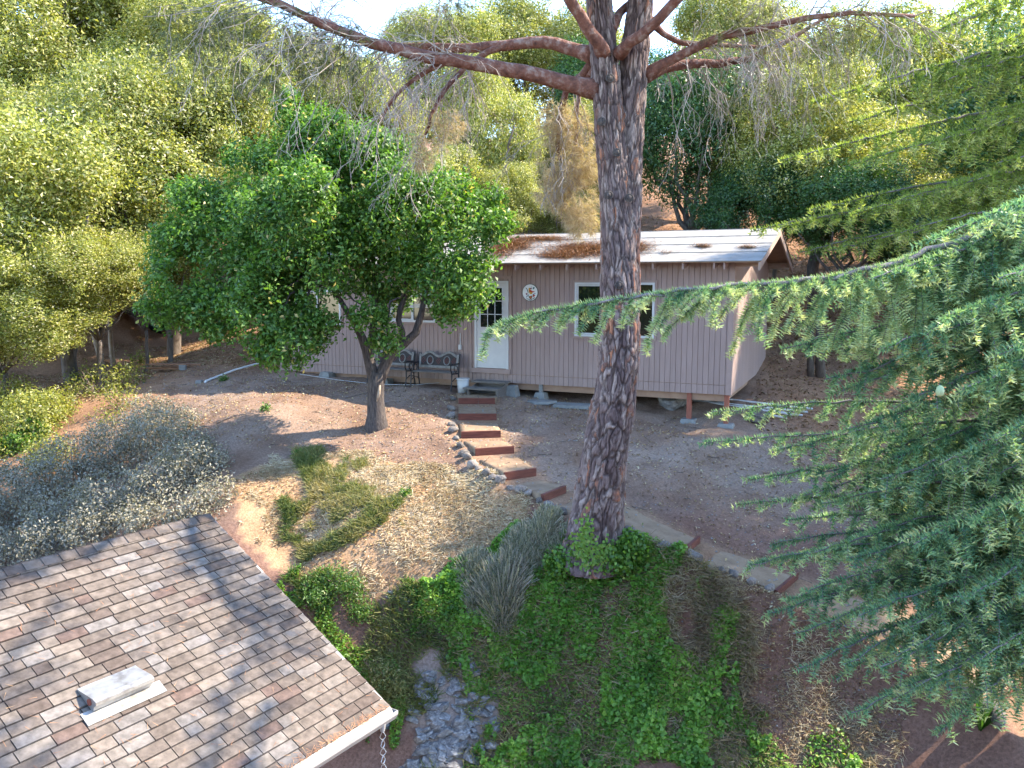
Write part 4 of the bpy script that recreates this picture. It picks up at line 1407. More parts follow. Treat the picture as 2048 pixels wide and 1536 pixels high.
# ------------------------------------------------------------------ trees: generators
def crown_mesh(name, lobes, n_clusters, per, leafL, leafW, seed, gap=.42, gscale=.9, csize=.28, inner=.12, warp=.25, spk=.015, tri=False):
    r = np.random.default_rng(seed)
    lob = np.array([(c[0], c[1], c[2], c[3]) for c in lobes])
    wts = lob[:, 3] ** 2; wts = wts / wts.sum()
    idx = r.choice(len(lob), n_clusters * 2, p=wts)
    d = unit(r.normal(size=(len(idx), 3)))
    rad = lob[idx, 3] * (1 - r.random(len(idx)) ** 1.6 * .45)
    inn = r.random(len(idx)) < inner
    rad = np.where(inn, lob[idx, 3] * r.random(len(idx)) * .7, rad)
    rad *= 1 + (fbm(d[:, 0] * 2.5 + idx, d[:, 1] * 2.5, d[:, 2] * 2.5, 3, seed) - .5) * 2 * warp
    C = lob[idx, :3] + d * rad[:, None] * np.array([1, 1, .85])
    # drop those deep in other lobes
    keep = np.ones(len(C), bool)
    dd = np.sqrt(((C[:, None, :] - lob[None, :, :3]) ** 2).sum(-1)) / lob[None, :, 3]
    deep = (dd < .62).any(1) & ~inn
    keep &= ~deep
    g = fbm(C[:, 0] * gscale, C[:, 1] * gscale, C[:, 2] * gscale, 3, seed + 5)
    keep &= g > gap
    C = C[keep][:n_clusters]; d = d[keep][:n_clusters]
    m = len(C)
    CC = np.repeat(C, per, 0) + r.normal(size=(m * per, 3)) * csize * .5
    dn = np.repeat(d, per, 0)
    N = unit(dn * .7 + r.normal(size=(m * per, 3)) * .75 + np.array([0, 0, .35]))
    s = r.uniform(.7, 1.3, m * per)
    v, f = leaf_tris(CC, N, leafL * s, leafW * s, r) if tri else leaf_arrays(CC, N, leafL * s, leafW * s, r=r)
    tone = np.clip(np.repeat(r.normal(.42, .13, m), per) + r.normal(0, .17, m * per), 0, .95)
    sp = r.random(m * per) < spk
    tone = np.where(sp, r.uniform(.9, 1.0, m * per), tone)
    return mesh_np(name, v, f, {'tone': np.repeat(tone, 3 if tri else 4)})


def limb(mb, a, b, r0, r1, seed, n=7, wob=.06, sides=7, sag=0):
    rl = random.Random(seed)
    a = Vector(a); b = Vector(b)
    L = (b - a).length
    pts = []
    for k in range(n + 1):
        t = k / n
        p = a.lerp(b, t) + Vector((rl.uniform(-1, 1), rl.uniform(-1, 1), rl.uniform(-.6, .6))) * wob * L * (0 if k in (0,) else 1) * .7
        p.z += sag * math.sin(math.pi * t)
        pts.append(p)
    mb.tube(pts, [r0 + (r1 - r0) * k / n for k in range(n + 1)], sides)
    return pts


# three oak crown variants (shared between trees), built around local origin at crown centre, radius ~4.4
def oak_lobes(seed, R0=4.4):
    r = random.Random(seed)
    L = [(0, 0, 0, R0 * .62)]
    for k in range(13):
        a = r.uniform(0, 6.28); e = r.uniform(-.5, 1.1)
        d = R0 * r.uniform(.48, .66)
        L.append((d * math.cos(a) * math.cos(e), d * math.sin(a) * math.cos(e), d * math.sin(e) * .9, R0 * r.uniform(.28, .42)))
    for k in range(26):
        b = L[1 + r.randrange(13)]
        v = Vector((r.gauss(0, 1), r.gauss(0, 1), r.gauss(.2, .8))).normalized() * b[3] * r.uniform(.7, 1.05)
        L.append((b[0] + v.x, b[1] + v.y, b[2] + v.z, R0 * r.uniform(.11, .2)))
    return L


OAKL = [oak_lobes(s) for s in (1, 2, 3)]
OAK = [crown_mesh("oak_crown", OAKL[i], 10500, 12, .118, .088, 30 + i, gap=.41, gscale=1.3, spk=.11, csize=.32, tri=True, warp=.4) for i in range(3)]
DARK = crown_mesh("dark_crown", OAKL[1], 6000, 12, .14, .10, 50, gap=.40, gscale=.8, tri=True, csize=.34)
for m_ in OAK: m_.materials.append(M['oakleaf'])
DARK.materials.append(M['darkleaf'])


def tree(name, px, py, D, rad, variant, label, mat='oakbark', stretch=(1, 1, 1), rot=None, group=None, tr=.2, xyz=None, cat='tree', lean=0):
    c = Vector(xyz) if xyz else P(px, py, D)
    zg = gz(c.x, c.y)
    e = empty(name, (c.x, c.y, zg)); tag(e, label, cat, group)
    me = DARK if variant == 'd' else OAK[variant]
    cr = bpy.data.objects.new("crown", me); COL.objects.link(cr); cr.parent = e
    cr.location = (0, 0, c.z - zg)
    s = rad / 4.4
    rz = rot if rot is not None else random.uniform(0, 6.28)
    cr.scale = (s * stretch[0], s * stretch[1], s * stretch[2]); cr.rotation_euler = (0, 0, rz)
    t = MB()
    H = c.z - zg
    rl = random.Random(int(px) + 7)
    fork = Vector((lean * .3, 0, max(H * .45, .8)))
    limb(t, (0, 0, -.4), fork, tr * 1.2, tr * .85, int(px), wob=.03, sides=9)
    t.build("trunk", M[mat], e, True)
    t = MB()
    for k in range(7):
        a = k * .9 + rl.uniform(0, .6); q = rad * rl.uniform(.45, .75)
        tip = Vector((q * math.cos(a), q * math.sin(a), H + rl.uniform(-.2, .5) * rad))
        pts = limb(t, fork, tip, tr * .6, tr * .12, k + int(px), wob=.06, sides=6)
        for j in (3, 5):
            b2 = pts[j] + Vector((rl.uniform(-1, 1), rl.uniform(-1, 1), rl.uniform(-.1, 1))) * rad * .35
            limb(t, pts[j], b2, tr * .25, tr * .06, k * 3 + j, wob=.08, sides=5)
    t.build("limbs", M[mat], e, True)
    return e


G_OAK = None
oaks = [
    (120, 430, 24, 4.6, 0, "big sunlit oak filling the left edge of the photo", (1, 1, .95)),
    (330, 330, 27, 4.3, 1, "sunlit yellow green oak directly right of the big left edge oak", (1, 1, 1)),
    (60, 90, 31, 5.2, 2, "tall oak in the top left corner with sky showing through", (1, 1, 1)),
    (300, 90, 33, 4.6, 0, "rounded oak in the upper left behind the pine needles", (1, 1, .9)),
    (490, 330, 28, 3.6, 2, "bright oak rising behind the left side of the leafy green tree", (1, 1, 1.1)),
    (600, 200, 33, 3.6, 1, "oak behind the hanging dead twigs, left of the dark green tree top", (1, 1, .9)),
    (740, 250, 31, 2.9, 0, "pale oak right behind the top of the leafy green tree", (1, 1, 1)),
    (990, 300, 27, 2.7, 2, "slender bright green oak behind the cabin between leafy tree and pine trunk", (.85, .85, 1.35)),
    (900, 150, 34, 3.4, 1, "dark crowned oak on the skyline left of the pine trunk", (1, 1, 1)),
    (1080, 120, 36, 4.0, 0, "pale green oak on the skyline directly left of the pine trunk", (1, 1, .9)),
    (1500, 110, 36, 4.2, 1, "rounded oak on the skyline between the pine trunk and the cedars", (1, 1, .9)),
    (1640, 320, 26, 3.4, 2, "sunlit oak behind the right end of the cabin roof", (1, 1, .95)),
    (1790, 190, 31, 4.6, 0, "sunlit oak behind the upper cedar boughs on the right", (1, 1, 1)),
    (1990, 260, 28, 4.3, 1, "oak at the right edge seen between the cedar boughs", (1, 1, 1)),
    (850, 420, 25, 2.6, 0, "low pale green oak behind the cabin roof, hidden mostly by the leafy tree", (1, 1, 1)),
    (0, 640, 21, 2.6, 2, "low oak bush with hanging branches at the left edge above the green shrub", (1.1, 1, .8)),
    (400, 160, 31, 3.8, 2, "oak in the upper left half hidden behind the green pine needles", (1, 1, .9)),
    (190, 230, 29, 3.8, 1, "oak crown above the big left edge oak, below the two top corner oaks", (1, 1, .9)),
    (30, 330, 27, 3.6, 0, "oak crown at the very left edge above the middle of the photo", (1, 1, 1)),
    (560, 430, 25.5, 2.4, 2, "low oak crown showing above the left shoulder of the leafy green tree", (1, 1, .9)),
    (330, 500, 25, 2.2, 1, "low oak crown between the left bank and the leafy green tree", (1, 1, .9)),
    (1010, 410, 25.5, 1.7, 0, "small bright oak right behind the left end of the visible cabin ridge", (1, 1, 1)),
    (1110, 440, 27, 1.5, 1, "small bright bush oak below the browning pine needles", (1.2, 1, .8)),
    (1430, 190, 33, 3.0, 1, "oak crown behind the dead twigs right of the pine trunk", (1, 1, .9)),
    (1150, 320, 30, 2.7, 2, "oak filling the gap behind the browning pine needles left of the trunk", (1, 1, 1)),
    (1560, 330, 28, 2.6, 2, "bright oak left of the sunlit oak behind the cabin gable", (1, 1, 1)),
    (1900, 430, 25, 2.8, 0, "oak between the two cedars near the right edge", (1, 1, .9)),
    (190, 560, 22.5, 2.3, 1, "low spreading oak boughs over the thin pale trunks at the left", (1.2, 1, .8)),
]
for i, (px, py, D, rad, v, lab, st) in enumerate(oaks):
    tree("oak_tree", px, py, D, rad, v, lab, stretch=st, rot=i * 1.7, tr=.07 if rad < 2.7 else .2)
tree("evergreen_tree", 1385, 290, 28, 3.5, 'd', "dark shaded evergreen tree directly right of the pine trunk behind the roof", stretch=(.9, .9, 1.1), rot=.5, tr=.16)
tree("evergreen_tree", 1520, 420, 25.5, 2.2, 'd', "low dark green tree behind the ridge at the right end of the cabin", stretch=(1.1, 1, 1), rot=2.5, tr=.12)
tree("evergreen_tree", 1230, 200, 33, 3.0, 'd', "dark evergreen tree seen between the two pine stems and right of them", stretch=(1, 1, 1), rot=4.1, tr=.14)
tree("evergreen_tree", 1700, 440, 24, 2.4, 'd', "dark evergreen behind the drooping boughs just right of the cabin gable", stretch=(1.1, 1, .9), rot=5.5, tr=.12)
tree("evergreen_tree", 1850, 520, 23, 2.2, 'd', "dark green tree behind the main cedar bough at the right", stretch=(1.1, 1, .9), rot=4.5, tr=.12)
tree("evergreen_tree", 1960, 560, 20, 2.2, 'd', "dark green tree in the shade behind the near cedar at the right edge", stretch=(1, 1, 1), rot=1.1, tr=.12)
# trees standing outside the picture on the right; they shade the yard
tree("oak_tree", 1, 1, 20, 4.2, 0, "oak beyond the right edge of the photo, beside the far end of the cabin", xyz=(17.5, 18.5, 2.6), rot=1)
tree("oak_tree", 2, 1, 20, 3.5, 1, "tall oak beyond the right edge of the photo, between the cedars and the cabin", xyz=(15.5, 16.5, 6.0), rot=2)
tree("oak_tree", 4, 1, 20, 2.8, 2, "very tall oak beyond the right edge of the photo, level with the cabin", xyz=(14.6, 18.2, 8.2), rot=2.6)
tree("evergreen_tree", 3, 1, 20, 3.6, 'd', "dark evergreen beyond the right edge of the photo, behind the farther cedar", xyz=(14.5, 21.0, 4.2), rot=3)

for i, (x_, y_) in enumerate(((-34, -20), (-24, -24), (-14, -26), (-4, -28), (6, -27), (16, -25), (26, -22))):
    tree("oak_tree", 10 + i, 1, 20, 7.5, i % 3, ("first", "second", "third", "fourth", "fifth", "sixth", "seventh")[i] + " oak from the left in the row behind the viewpoint", xyz=(x_, y_, -1.5), rot=i)
tree("oak_tree", 285, 560, 24.5, 1.5, 2, "low oak clump over the black drum and the fallen log", stretch=(1.3, 1, .8), rot=1.3, tr=.05)


# thin trunks seen under the crowns
def bare_trunks(name, label, specs, m, cat="tree trunk"):
    e = empty(name, tuple(on_ground(*specs[0][0]))); tag(e, label, cat)
    o = Vector(e.location)
    for base, pts, r0 in specs:
        g = on_ground(*base)
        P3 = [g + Vector((0, 0, -.2))] + [P(a, b, g.y) for a, b in pts]
        MB().tube([p - o for p in P3], [r0 * (1 - .5 * k / len(P3)) for k in range(len(P3))], 8).build("trunk", M[m], e, True)
    return e


bare_trunks("sapling", "two thin pale sunlit trunks rising from the slope at the left", [((205, 748), [(200, 710), (186, 660), (172, 630)], .11), ((228, 735), [(222, 690), (219, 640), (215, 600), (205, 560)], .08)], 'palebark', 'sapling')
bare_trunks("sapling", "pair of reddish shaded trunks on the leaf-covered ground right of the cabin", [((1622, 752), [(1620, 700), (1622, 655)], .1), ((1642, 755), [(1640, 700), (1640, 640)], .14)], 'oakbark', 'sapling')
bare_trunks("sapling", "thin grey trunk behind the cabin roof left of the pine trunk", [((1072, 480), [(1073, 440), (1070, 380), (1062, 300)], .14)], 'palebark', 'sapling')


# ------------------------------------------------------------------ leafy green tree in front of the cabin
TD = 16.8
tb = on_ground(752, 856)
TD = tb.y
ft = empty("fruit_tree", tuple(tb)); tag(ft, "leafy bright green tree with forked grey trunk standing in front of the benches", "tree")
def LP(px, py, dy=0): return P(px, py, TD + dy) - tb
t = MB()
t.tube([Vector((0, 0, -.3)), LP(753, 850), LP(753, 830), LP(751, 800), LP(752, 770), LP(756, 745)], [.28, .25, .20, .18, .175, .17], 14)
t.tube([LP(752, 770), LP(742, 735), LP(733, 700), LP(722, 670), LP(705, 640, -.1), LP(680, 600, -.3), LP(640, 540, -.5)], [.13, .12, .10, .085, .065, .05, .03], 10)
t.tube([LP(756, 772), LP(768, 735), LP(782, 705), LP(808, 688), LP(832, 665), LP(842, 630), LP(850, 590, .1), LP(850, 520, .2)], [.12, .12, .10, .09, .085, .07, .05, .03], 10)
t.tube([LP(803, 690), LP(805, 665), LP(797, 640), LP(801, 615), LP(812, 590), LP(810, 520)], [.06, .065, .06, .06, .05, .03], 8)
t.tube([LP(738, 715), LP(745, 680), LP(748, 640, .2), LP(750, 560, .3), LP(740, 450, .4)], [.10, .09, .08, .06, .03], 8)
tro = t.build("trunk", M['greybark'], ft, True)
t = MB()
t.tube([LP(763, 768) + Vector((.0, -.20, 0)), LP(761, 785) + Vector((.0, -.215, 0)), LP(757, 800) + Vector((0, -.205, 0))], [.02, .035, .015], 6)
t.build("bark_scar", M['palebark'], ft, True)
lob = []
for (px, py, rpx, dy) in [(470, 520, 120, 0), (420, 470, 85, .4), (370, 570, 75, -.2), (480, 420, 95, .5), (560, 340, 85, .7), (650, 300, 75, .8), (740, 320, 85, .6), (680, 400, 110, 0),
                          (580, 450, 120, -.5), (800, 430, 105, -.2), (880, 420, 80, .1), (920, 480, 80, -.4), (900, 560, 70, -.6), (935, 590, 50, -.5), (780, 530, 80, .3), (640, 530, 75, -.7), (540, 590, 85, -.9),
                          (590, 680, 58, -1.0), (520, 660, 50, -.8), (640, 650, 34, -.8), (735, 625, 38, -.6), (430, 620, 60, -.4), (340, 620, 45, -.1), (350, 500, 55, .2), (770, 680, 24, -.7), (600, 240, 48, .9), (960, 420, 50, .3)]:
    c = LP(px, py, dy); r_ = rpx / F * TD
    lob.append((c.x, c.y, c.z, r_))
    t2 = MB()
lob0 = list(lob); rl3 = random.Random(21)
for (x, y, z, q) in lob0:
    for _ in range(3):
        v = Vector((rl3.gauss(0, 1), rl3.gauss(0, .8), rl3.gauss(0, 1))).normalized() * q * rl3.uniform(.75, 1.1)
        lob.append((x + v.x, y + v.y, z + v.z, q * rl3.uniform(.28, .45)))
fl = crown_mesh("crown", lob, 9500, 11, .100, .050, 77, gap=.44, gscale=1.9, csize=.19, inner=.10, warp=.42, spk=.03)
link("crown", fl, M['fruitleaf'], ft)
t = MB()
rl = random.Random(5)
for (x, y, z, r_) in lob0:
    src = min([LP(640, 540, -.5), LP(850, 520, .2), LP(740, 450, .4), LP(810, 520)], key=lambda q: (q - Vector((x, y, z))).length)
    limb(t, src, (x, y, z), .035, .012, rl.randint(0, 999), wob=.1, sides=5)
t.build("limbs", M['greybark'], ft, True)

# ------------------------------------------------------------------ the big twin-stemmed pine
def voro(u, v, wrap, seed=0):
    iu, iv = np.floor(u), np.floor(v)
    f1 = np.full(u.shape, 9.0); f2 = f1.copy(); idc = np.zeros(u.shape)
    for a in (-1, 0, 1):
        for b in (-1, 0, 1):
            cu, cv = iu + a, iv + b
            cw = np.mod(cu, wrap)
            jx = _h(cw, cv, cw * 0, seed); jy = _h(cw, cv, cw * 0, seed + 1); hid = _h(cw, cv, cw * 0, seed + 2)
            d = np.sqrt((cu + .1 + .8 * jx - u) ** 2 + (cv + .1 + .8 * jy - v) ** 2)
            upd = d < f1
            f2 = np.where(upd, f1, np.minimum(f2, d)); idc = np.where(upd, hid, idc); f1 = np.where(upd, d, f1)
    return f1, f2, idc


def bark_tube(name, pts, rads, parent, org, around=190, dz=.026, cw=28, ch=.24, seed=0, depth=.030):
    pts = np.array([list(p) for p in pts]); rads = np.array(rads)
    seg = np.r_[0, np.cumsum(np.linalg.norm(np.diff(pts, axis=0), axis=1))]
    n = int(seg[-1] / dz)
    s = np.linspace(0, seg[-1], n)
    # smooth interpolation (catmull-like through cubic sampling by np.interp + smoothing)
    c = np.stack([np.interp(s, seg, pts[:, k]) for k in range(3)], 1)
    r_ = np.interp(s, seg, rads)
    ker = np.hanning(41); ker /= ker.sum()
    def sm(a):
        p_ = np.r_[2 * a[0] - a[20:0:-1], a, 2 * a[-1] - a[-2:-22:-1]]
        return np.convolve(p_, ker, 'same')[20:-20]
    c = np.stack([sm(c[:, k]) for k in range(3)], 1); r_ = sm(r_)
    T = unit(np.gradient(c, axis=0))
    A_ = unit(np.cross(T, np.array([[0, 1, 0]]))); B_ = np.cross(T, A_)
    th_ = np.linspace(0, 2 * np.pi, around, endpoint=False)
    U, V = np.meshgrid(th_ / (2 * np.pi) * cw, s / ch)
    wu = (fbm(np.cos(U / cw * 6.283) * 3, np.sin(U / cw * 6.283) * 3, V * .8, 3, seed + 3) - .5) * 2.6
    wv_ = (fbm(np.cos(U / cw * 6.283) * 3 + 9, np.sin(U / cw * 6.283) * 3, V * .8, 3, seed + 4) - .5) * 1.8
    k1 = .55; cwb = int(cw * k1)
    f1, f2, idb = voro((U + wu * .8) * cwb / cw, (V + wv_) * .55, cwb, seed + 31)
    big = np.clip((f2 - f1 - .02) / .16, 0, 1)
    f1, f2, idc = voro(U + wu, V + wv_, cw, seed)
    edge = f2 - f1
    crack = np.minimum(np.clip((edge + .05) / .26, .35, 1), big)
    idc = (idc * .65 + idb * .35)
    idc = np.clip((idc - .5) * 1.5 + .5, 0, 1)
    crack = crack * crack * (3 - 2 * crack)
    fine = fbm(np.cos(U / cw * 6.283) * 14, np.sin(U / cw * 6.283) * 14, V * 4, 3, seed + 7)
    lump = fbm(np.cos(U / cw * 6.283) * 1.2, np.sin(U / cw * 6.283) * 1.2, V * .3, 3, seed + 8) - .5
    depth_s = depth * np.clip(r_ / .3, .5, 1.1)
    Rr = r_[:, None] * (1 + lump * .16) + depth_s[:, None] * (crack - .6) + (fine - .5) * .018 + (idc - .5) * .020 + (fbm(np.cos(U / cw * 6.283) * 4, np.sin(U / cw * 6.283) * 4, V * .5, 2, seed + 12) - .5) * .05
    vv = c[:, None, :] + A_[:, None, :] * (np.cos(th_)[None, :] * Rr)[..., None] + B_[:, None, :] * (np.sin(th_)[None, :] * Rr)[..., None]
    i = (np.arange(n - 1)[:, None] * around + np.arange(around)[None, :]).ravel()
    j = np.mod(np.arange(around) + 1, around)
    i2 = (np.arange(n - 1)[:, None] * around + j[None, :]).ravel()
    f = np.stack([i, i2, i2 + around, i + around], 1)
    tone = np.clip(idc * .86 + (fine - .5) * .4 + (lump) * .3, 0, 1)
    me = mesh_np(name, vv.reshape(-1, 3) - np.array(org), f, {'tone': tone.ravel(), 'crack': (crack * .85 + .15 * (fine > .45)).ravel()}, smooth=True)
    return link(name, me, M['pinebark'], parent)


pb_ = on_ground(1188, 1090)
PD = 12.8
PD = pb_.y
pine = empty("pine_tree", tuple(pb_)); tag(pine, "huge pine with plated bark and twin stems rising in the middle of the yard", "pine tree")
def PP(px, py, dy=0): return P(px, py, PD + dy)
mpp = PD / F
base = [(1188, 1130, 76), (1188, 1095, 66), (1190, 1060, 56), (1194, 1020, 51), (1201, 960, 47), (1210, 900, 45), (1224, 840, 43), (1233, 790, 41), (1237, 700, 38), (1240, 600, 38), (1239, 520, 35), (1233, 430, 31), (1224, 320, 27), (1214, 200, 27), (1210, 120, 26), (1200, 30, 23), (1190, -100, 21)]
A_pts = [PP(x, y) for x, y, w in base]; A_r = [w * mpp for x, y, w in base]
MB().tube([p - pb_ for p in (A_pts[-1] - Vector((0, 0, .1)), Vector((A_pts[-1].x - .15, PD, 7.8)), Vector((A_pts[-1].x - .2, PD, 10.5)), Vector((A_pts[-1].x - .2, PD, 13)))], [A_r[-1] * .95, .13, .10, .05], 12).build("trunk_top", M['pinebark2'], pine, True)
bark_tube("trunk", A_pts, A_r, pine, pb_, seed=1)
bs = [(1243, 700, 22), (1250, 600, 27), (1254, 500, 26), (1257, 400, 25), (1259, 300, 24), (1262, 220, 25), (1267, 140, 26), (1273, 60, 25), (1281, 0, 23), (1292, -100, 21)]
B_pts = [PP(x, y, .10) for x, y, w in bs]; B_r = [w * mpp for x, y, w in bs]
MB().tube([p - pb_ for p in (B_pts[-1] - Vector((0, 0, .1)), Vector((B_pts[-1].x + .15, PD, 7.8)), Vector((B_pts[-1].x + .3, PD, 10)), Vector((B_pts[-1].x + .3, PD, 12.5)))], [B_r[-1] * .95, .13, .10, .05], 12).build("stem_top", M['pinebark2'], pine, True)
bark_tube("second_stem", B_pts, B_r, pine, pb_, around=140, cw=20, seed=9)
# knots
for (px, py, dx) in ((1228, 312, 0), (1199, 250, 0), (1216, 165, 0), (1212, 395, 0), (1252, 400, 0), (1232, 570, 0)):
    t = MB()
    r0 = .34 if py > 300 else .26
    c = PP(px, py) + Vector((0, -r0, 0))
    ring = [c + Vector((.055 * math.cos(a), -.01, .05 * math.sin(a))) for a in np.linspace(0, 2 * math.pi, 13)]
    t.tube([p - pb_ + Vector((0, .02, 0)) for p in ring], .014, 6, cap=False)
    t.tube([c - pb_ + Vector((0, .05, 0)), c - pb_ + Vector((0, -.005, 0))], [.045, .04], 9)
    t.build("knot", M['greybark'], pine, True)

br_specs = [
    ([(1195, 180, 0), (1140, 168, -.1), (1080, 152, -.2), (1010, 138, -.35), (940, 126, -.5), (870, 116, -.6), (800, 100, -.7), (740, 86, -.8), (690, 66, -.9), (640, 45, -1), (560, 10, -1.1), (480, -20, -1.2)], 16, 6),
    ([(1190, 112, .1), (1155, 100, .2), (1110, 88, .3), (1060, 84, .4), (1010, 90, .5), (950, 95, .6), (880, 95, .7), (800, 94, .8), (740, 88, .8), (700, 70, .8), (650, 40, .8)], 14, 5),
    ([(1010, 90, .5), (975, 104, .5), (935, 128, .5), (905, 160, .5), (880, 195, .4), (862, 230, .4), (850, 270, .4)], 7, 3),
    ([(900, 120, -.5), (860, 138, -.4), (820, 165, -.4), (785, 200, -.3), (762, 240, -.3)], 6, 2),
    ([(1208, 108, -.1), (1195, 85, -.3), (1172, 50, -.4), (1148, 15, -.5), (1120, -30, -.6), (1080, -90, -.7)], 13, 9),
    ([(1238, 108, -.15), (1262, 85, -.4), (1300, 55, -.6), (1340, 15, -.8), (1380, -30, -1), (1430, -80, -1.1)], 11, 8),
    ([(1222, 60, 0), (1240, 25, .2), (1262, 5, .3), (1290, -20, .4)], 9, 6),
    ([(1292, 150, .1), (1330, 125, 0), (1380, 100, -.2), (1450, 72, -.4), (1530, 55, -.6), (1620, 35, -.8), (1700, 25, -1), (1830, 32, -1.1)], 11, 3),
    ([(1290, 152, .1), (1325, 137, .3), (1380, 126, .4), (1440, 127, .5), (1490, 120, .6), (1540, 100, .7), (1600, 65, .8), (1660, 30, .9)], 12, 3),
    ([(1300, 40, .2), (1325, 68, .4), (1360, 86, .5), (1420, 90, .6), (1500, 94, .7), (1550, 93, .8)], 7, 3),
    ([(1190, 120, .2), (1165, 150, .5), (1130, 185, .8), (1122, 225, .9), (1116, 270, 1), (1120, 320, 1)], 9, 4),
    ([(1192, 140, .2), (1160, 160, .7), (1156, 210, .9), (1152, 280, 1), (1150, 300, 1)], 6, 3),
]
branch_pts = []
for k, (pts, w0, w1) in enumerate(br_specs):
    p3 = [PP(*p) for p in pts]
    n = len(p3)
    rads = [(w0 + (w1 - w0) * i / (n - 1)) * mpp for i in range(n)]
    rads[0] *= 1.3
    # resample with small wobble
    q = []; qr = []
    rl = random.Random(k)
    for i in range(n - 1):
        for s in (0, .5):
            q.append(p3[i].lerp(p3[i + 1], s) + Vector((rl.uniform(-1, 1), rl.uniform(-1, 1), rl.uniform(-1, 1))) * (.012 if i else 0))
            qr.append(rads[i] * (1 - s) + rads[i + 1] * s)
    q.append(p3[-1]); qr.append(rads[-1])
    MB().tube([p - pb_ for p in q], qr, 10).build("branch", M['pinebark2'], pine, True)
    branch_pts.append((q, qr))


def twig_tree(mb, start, d, L, r0, depth, rl, droop, out=None):
    p = Vector(start); d = Vector(d).normalized()
    n = 4
    pts = [p.copy()]
    for k in range(n):
        d = (d + Vector((rl.uniform(-1, 1), rl.uniform(-1, 1), rl.uniform(-1, 1))) * .42 + Vector((0, 0, -1)) * droop).normalized()
        p = p + d * L / n
        pts.append(p.copy())
        if depth > 0 and rl.random() < .72:
            sd_ = (d + Vector((rl.uniform(-1, 1), rl.uniform(-1, 1), rl.uniform(-.9, .5))) * .9).normalized()
            twig_tree(mb, p, sd_, L * rl.uniform(.35, .6), r0 * .55, depth - 1, rl, droop, out)
    mb.tube(pts, [max(r0 * (1 - .7 * k / n), .0028) for k in range(n + 1)], 3, cap=False)
    if out is not None: out.append((pts[-1], d))


rl = random.Random(99)
tips = []
tw = MB()
def along(bi, t):
    q, r_ = branch_pts[bi]
    f = t * (len(q) - 1); i = min(int(f), len(q) - 2)
    return q[i].lerp(q[i + 1], f - i), (q[i + 1] - q[i]).normalized()


for bi, t0, t1, n, L, dr in ((0, .35, 1, 60, 1.2, .14), (1, .45, 1, 44, 1.1, .12), (2, .3, 1, 16, .9, .25), (3, .2, 1, 16, .9, .25), (7, .25, 1, 46, 1.1, .2), (8, .1, 1, 42, 1.0, .3), (9, .3, 1, 16, .8, .2), (10, .3, 1, 14, .8, .3), (11, .3, 1, 8, .7, .3)):
    for k in range(n):
        p, d = along(bi, t0 + (t1 - t0) * (k + rl.random()) / n)
        dd = d * rl.uniform(.1, .9) + Vector((rl.uniform(-.6, .6), rl.uniform(-.6, .6), rl.uniform(-.9, .6)))
        twig_tree(tw, p - pb_, dd, L * rl.uniform(.5, 1.25), .011, 3 if k % 2 else 2, rl, dr * .8, tips)
tw.build("dead_twigs", M['deadtwig'], pine)


def tufts(name, centers, dirs, n_per, L, W, m, parent, seed=0):
    r = np.random.default_rng(seed)
    C = np.repeat(np.array([list(c) for c in centers]), n_per, 0)
    Dr = np.repeat(np.array([list(d) for d in dirs]), n_per, 0)
    k = len(C)
    d = unit(Dr * .8 + r.normal(size=(k, 3)) * .6)
    b = unit(np.cross(d, r.normal(size=(k, 3))))
    Ls = (L * r.uniform(.7, 1.2, k))[:, None]
    v = np.empty((k, 3, 3))
    v[:, 0] = C + b * W / 2; v[:, 1] = C - b * W / 2; v[:, 2] = C + d * Ls + np.array([0, 0, -.15]) * Ls
    tone = np.clip(r.normal(.5, .2, k), 0, 1)
    me = mesh_np(name, v.reshape(-1, 3), np.arange(k * 3).reshape(-1, 3), {'tone': np.repeat(tone, 3)})
    return link(name, me, m, parent)


def cloud(lobs, n, r_):
    c, d = [], []
    for _ in range(n):
        x, y, z, R_ = lobs[r_.randrange(len(lobs))]
        v = Vector((r_.gauss(0, 1), r_.gauss(0, 1), r_.gauss(0, 1))).normalized() * (r_.random() ** .4)
        c.append(Vector((x, y, z)) + v * R_)
        d.append((v + Vector((0, 0, -.35))).normalized())
    return c, d


def plobs(l, dy0=0):
    out = []
    for px, py, rp, dy in l:
        c = PP(px, py, dy) - pb_
        out.append((c.x, c.y, c.z, rp * mpp))
    return out


c, d = cloud(plobs([(1140, 260, 55, 1.0), (1130, 330, 60, 1.0), (1150, 400, 50, 1.0), (1165, 440, 35, 1.0), (1120, 250, 45, .9), (1110, 380, 45, 1.1), (1170, 330, 40, .9)]), 1150, random.Random(4))
tufts("browning_needles", c, d, 16, .16, .006, M['drypineneedle'], pine, 1)
c, d = cloud(plobs([(860, 280, 45, .4), (900, 250, 30, .4), (840, 320, 22, .4)]), 240, random.Random(5))
tufts("browning_needles", c, d, 14, .14, .006, M['drypineneedle'], pine, 2)
c, d = cloud(plobs([(480, 30, 80, -1.2), (560, 60, 60, -1), (640, 80, 70, -.9), (410, 60, 60, -1.3), (700, 110, 45, -.9), (340, 20, 70, -1.3), (620, 130, 40, -.9), (360, 110, 60, -1.3), (460, 120, 60, -1.2), (520, 150, 40, -1.2),
                      (1440, 40, 45, -.4), (1520, 60, 45, -.5), (1640, 90, 55, -.8), (1560, 160, 55, .6), (1470, 190, 45, .5), (1720, 60, 60, -1), (1800, 60, 55, -1), (1650, 180, 60, .6), (900, 20, 50, .4), (820, 50, 40, .4)]), 1000, random.Random(6))
tufts("green_needles", c, d, 20, .17, .006, M['pineneedle'], pine, 3)
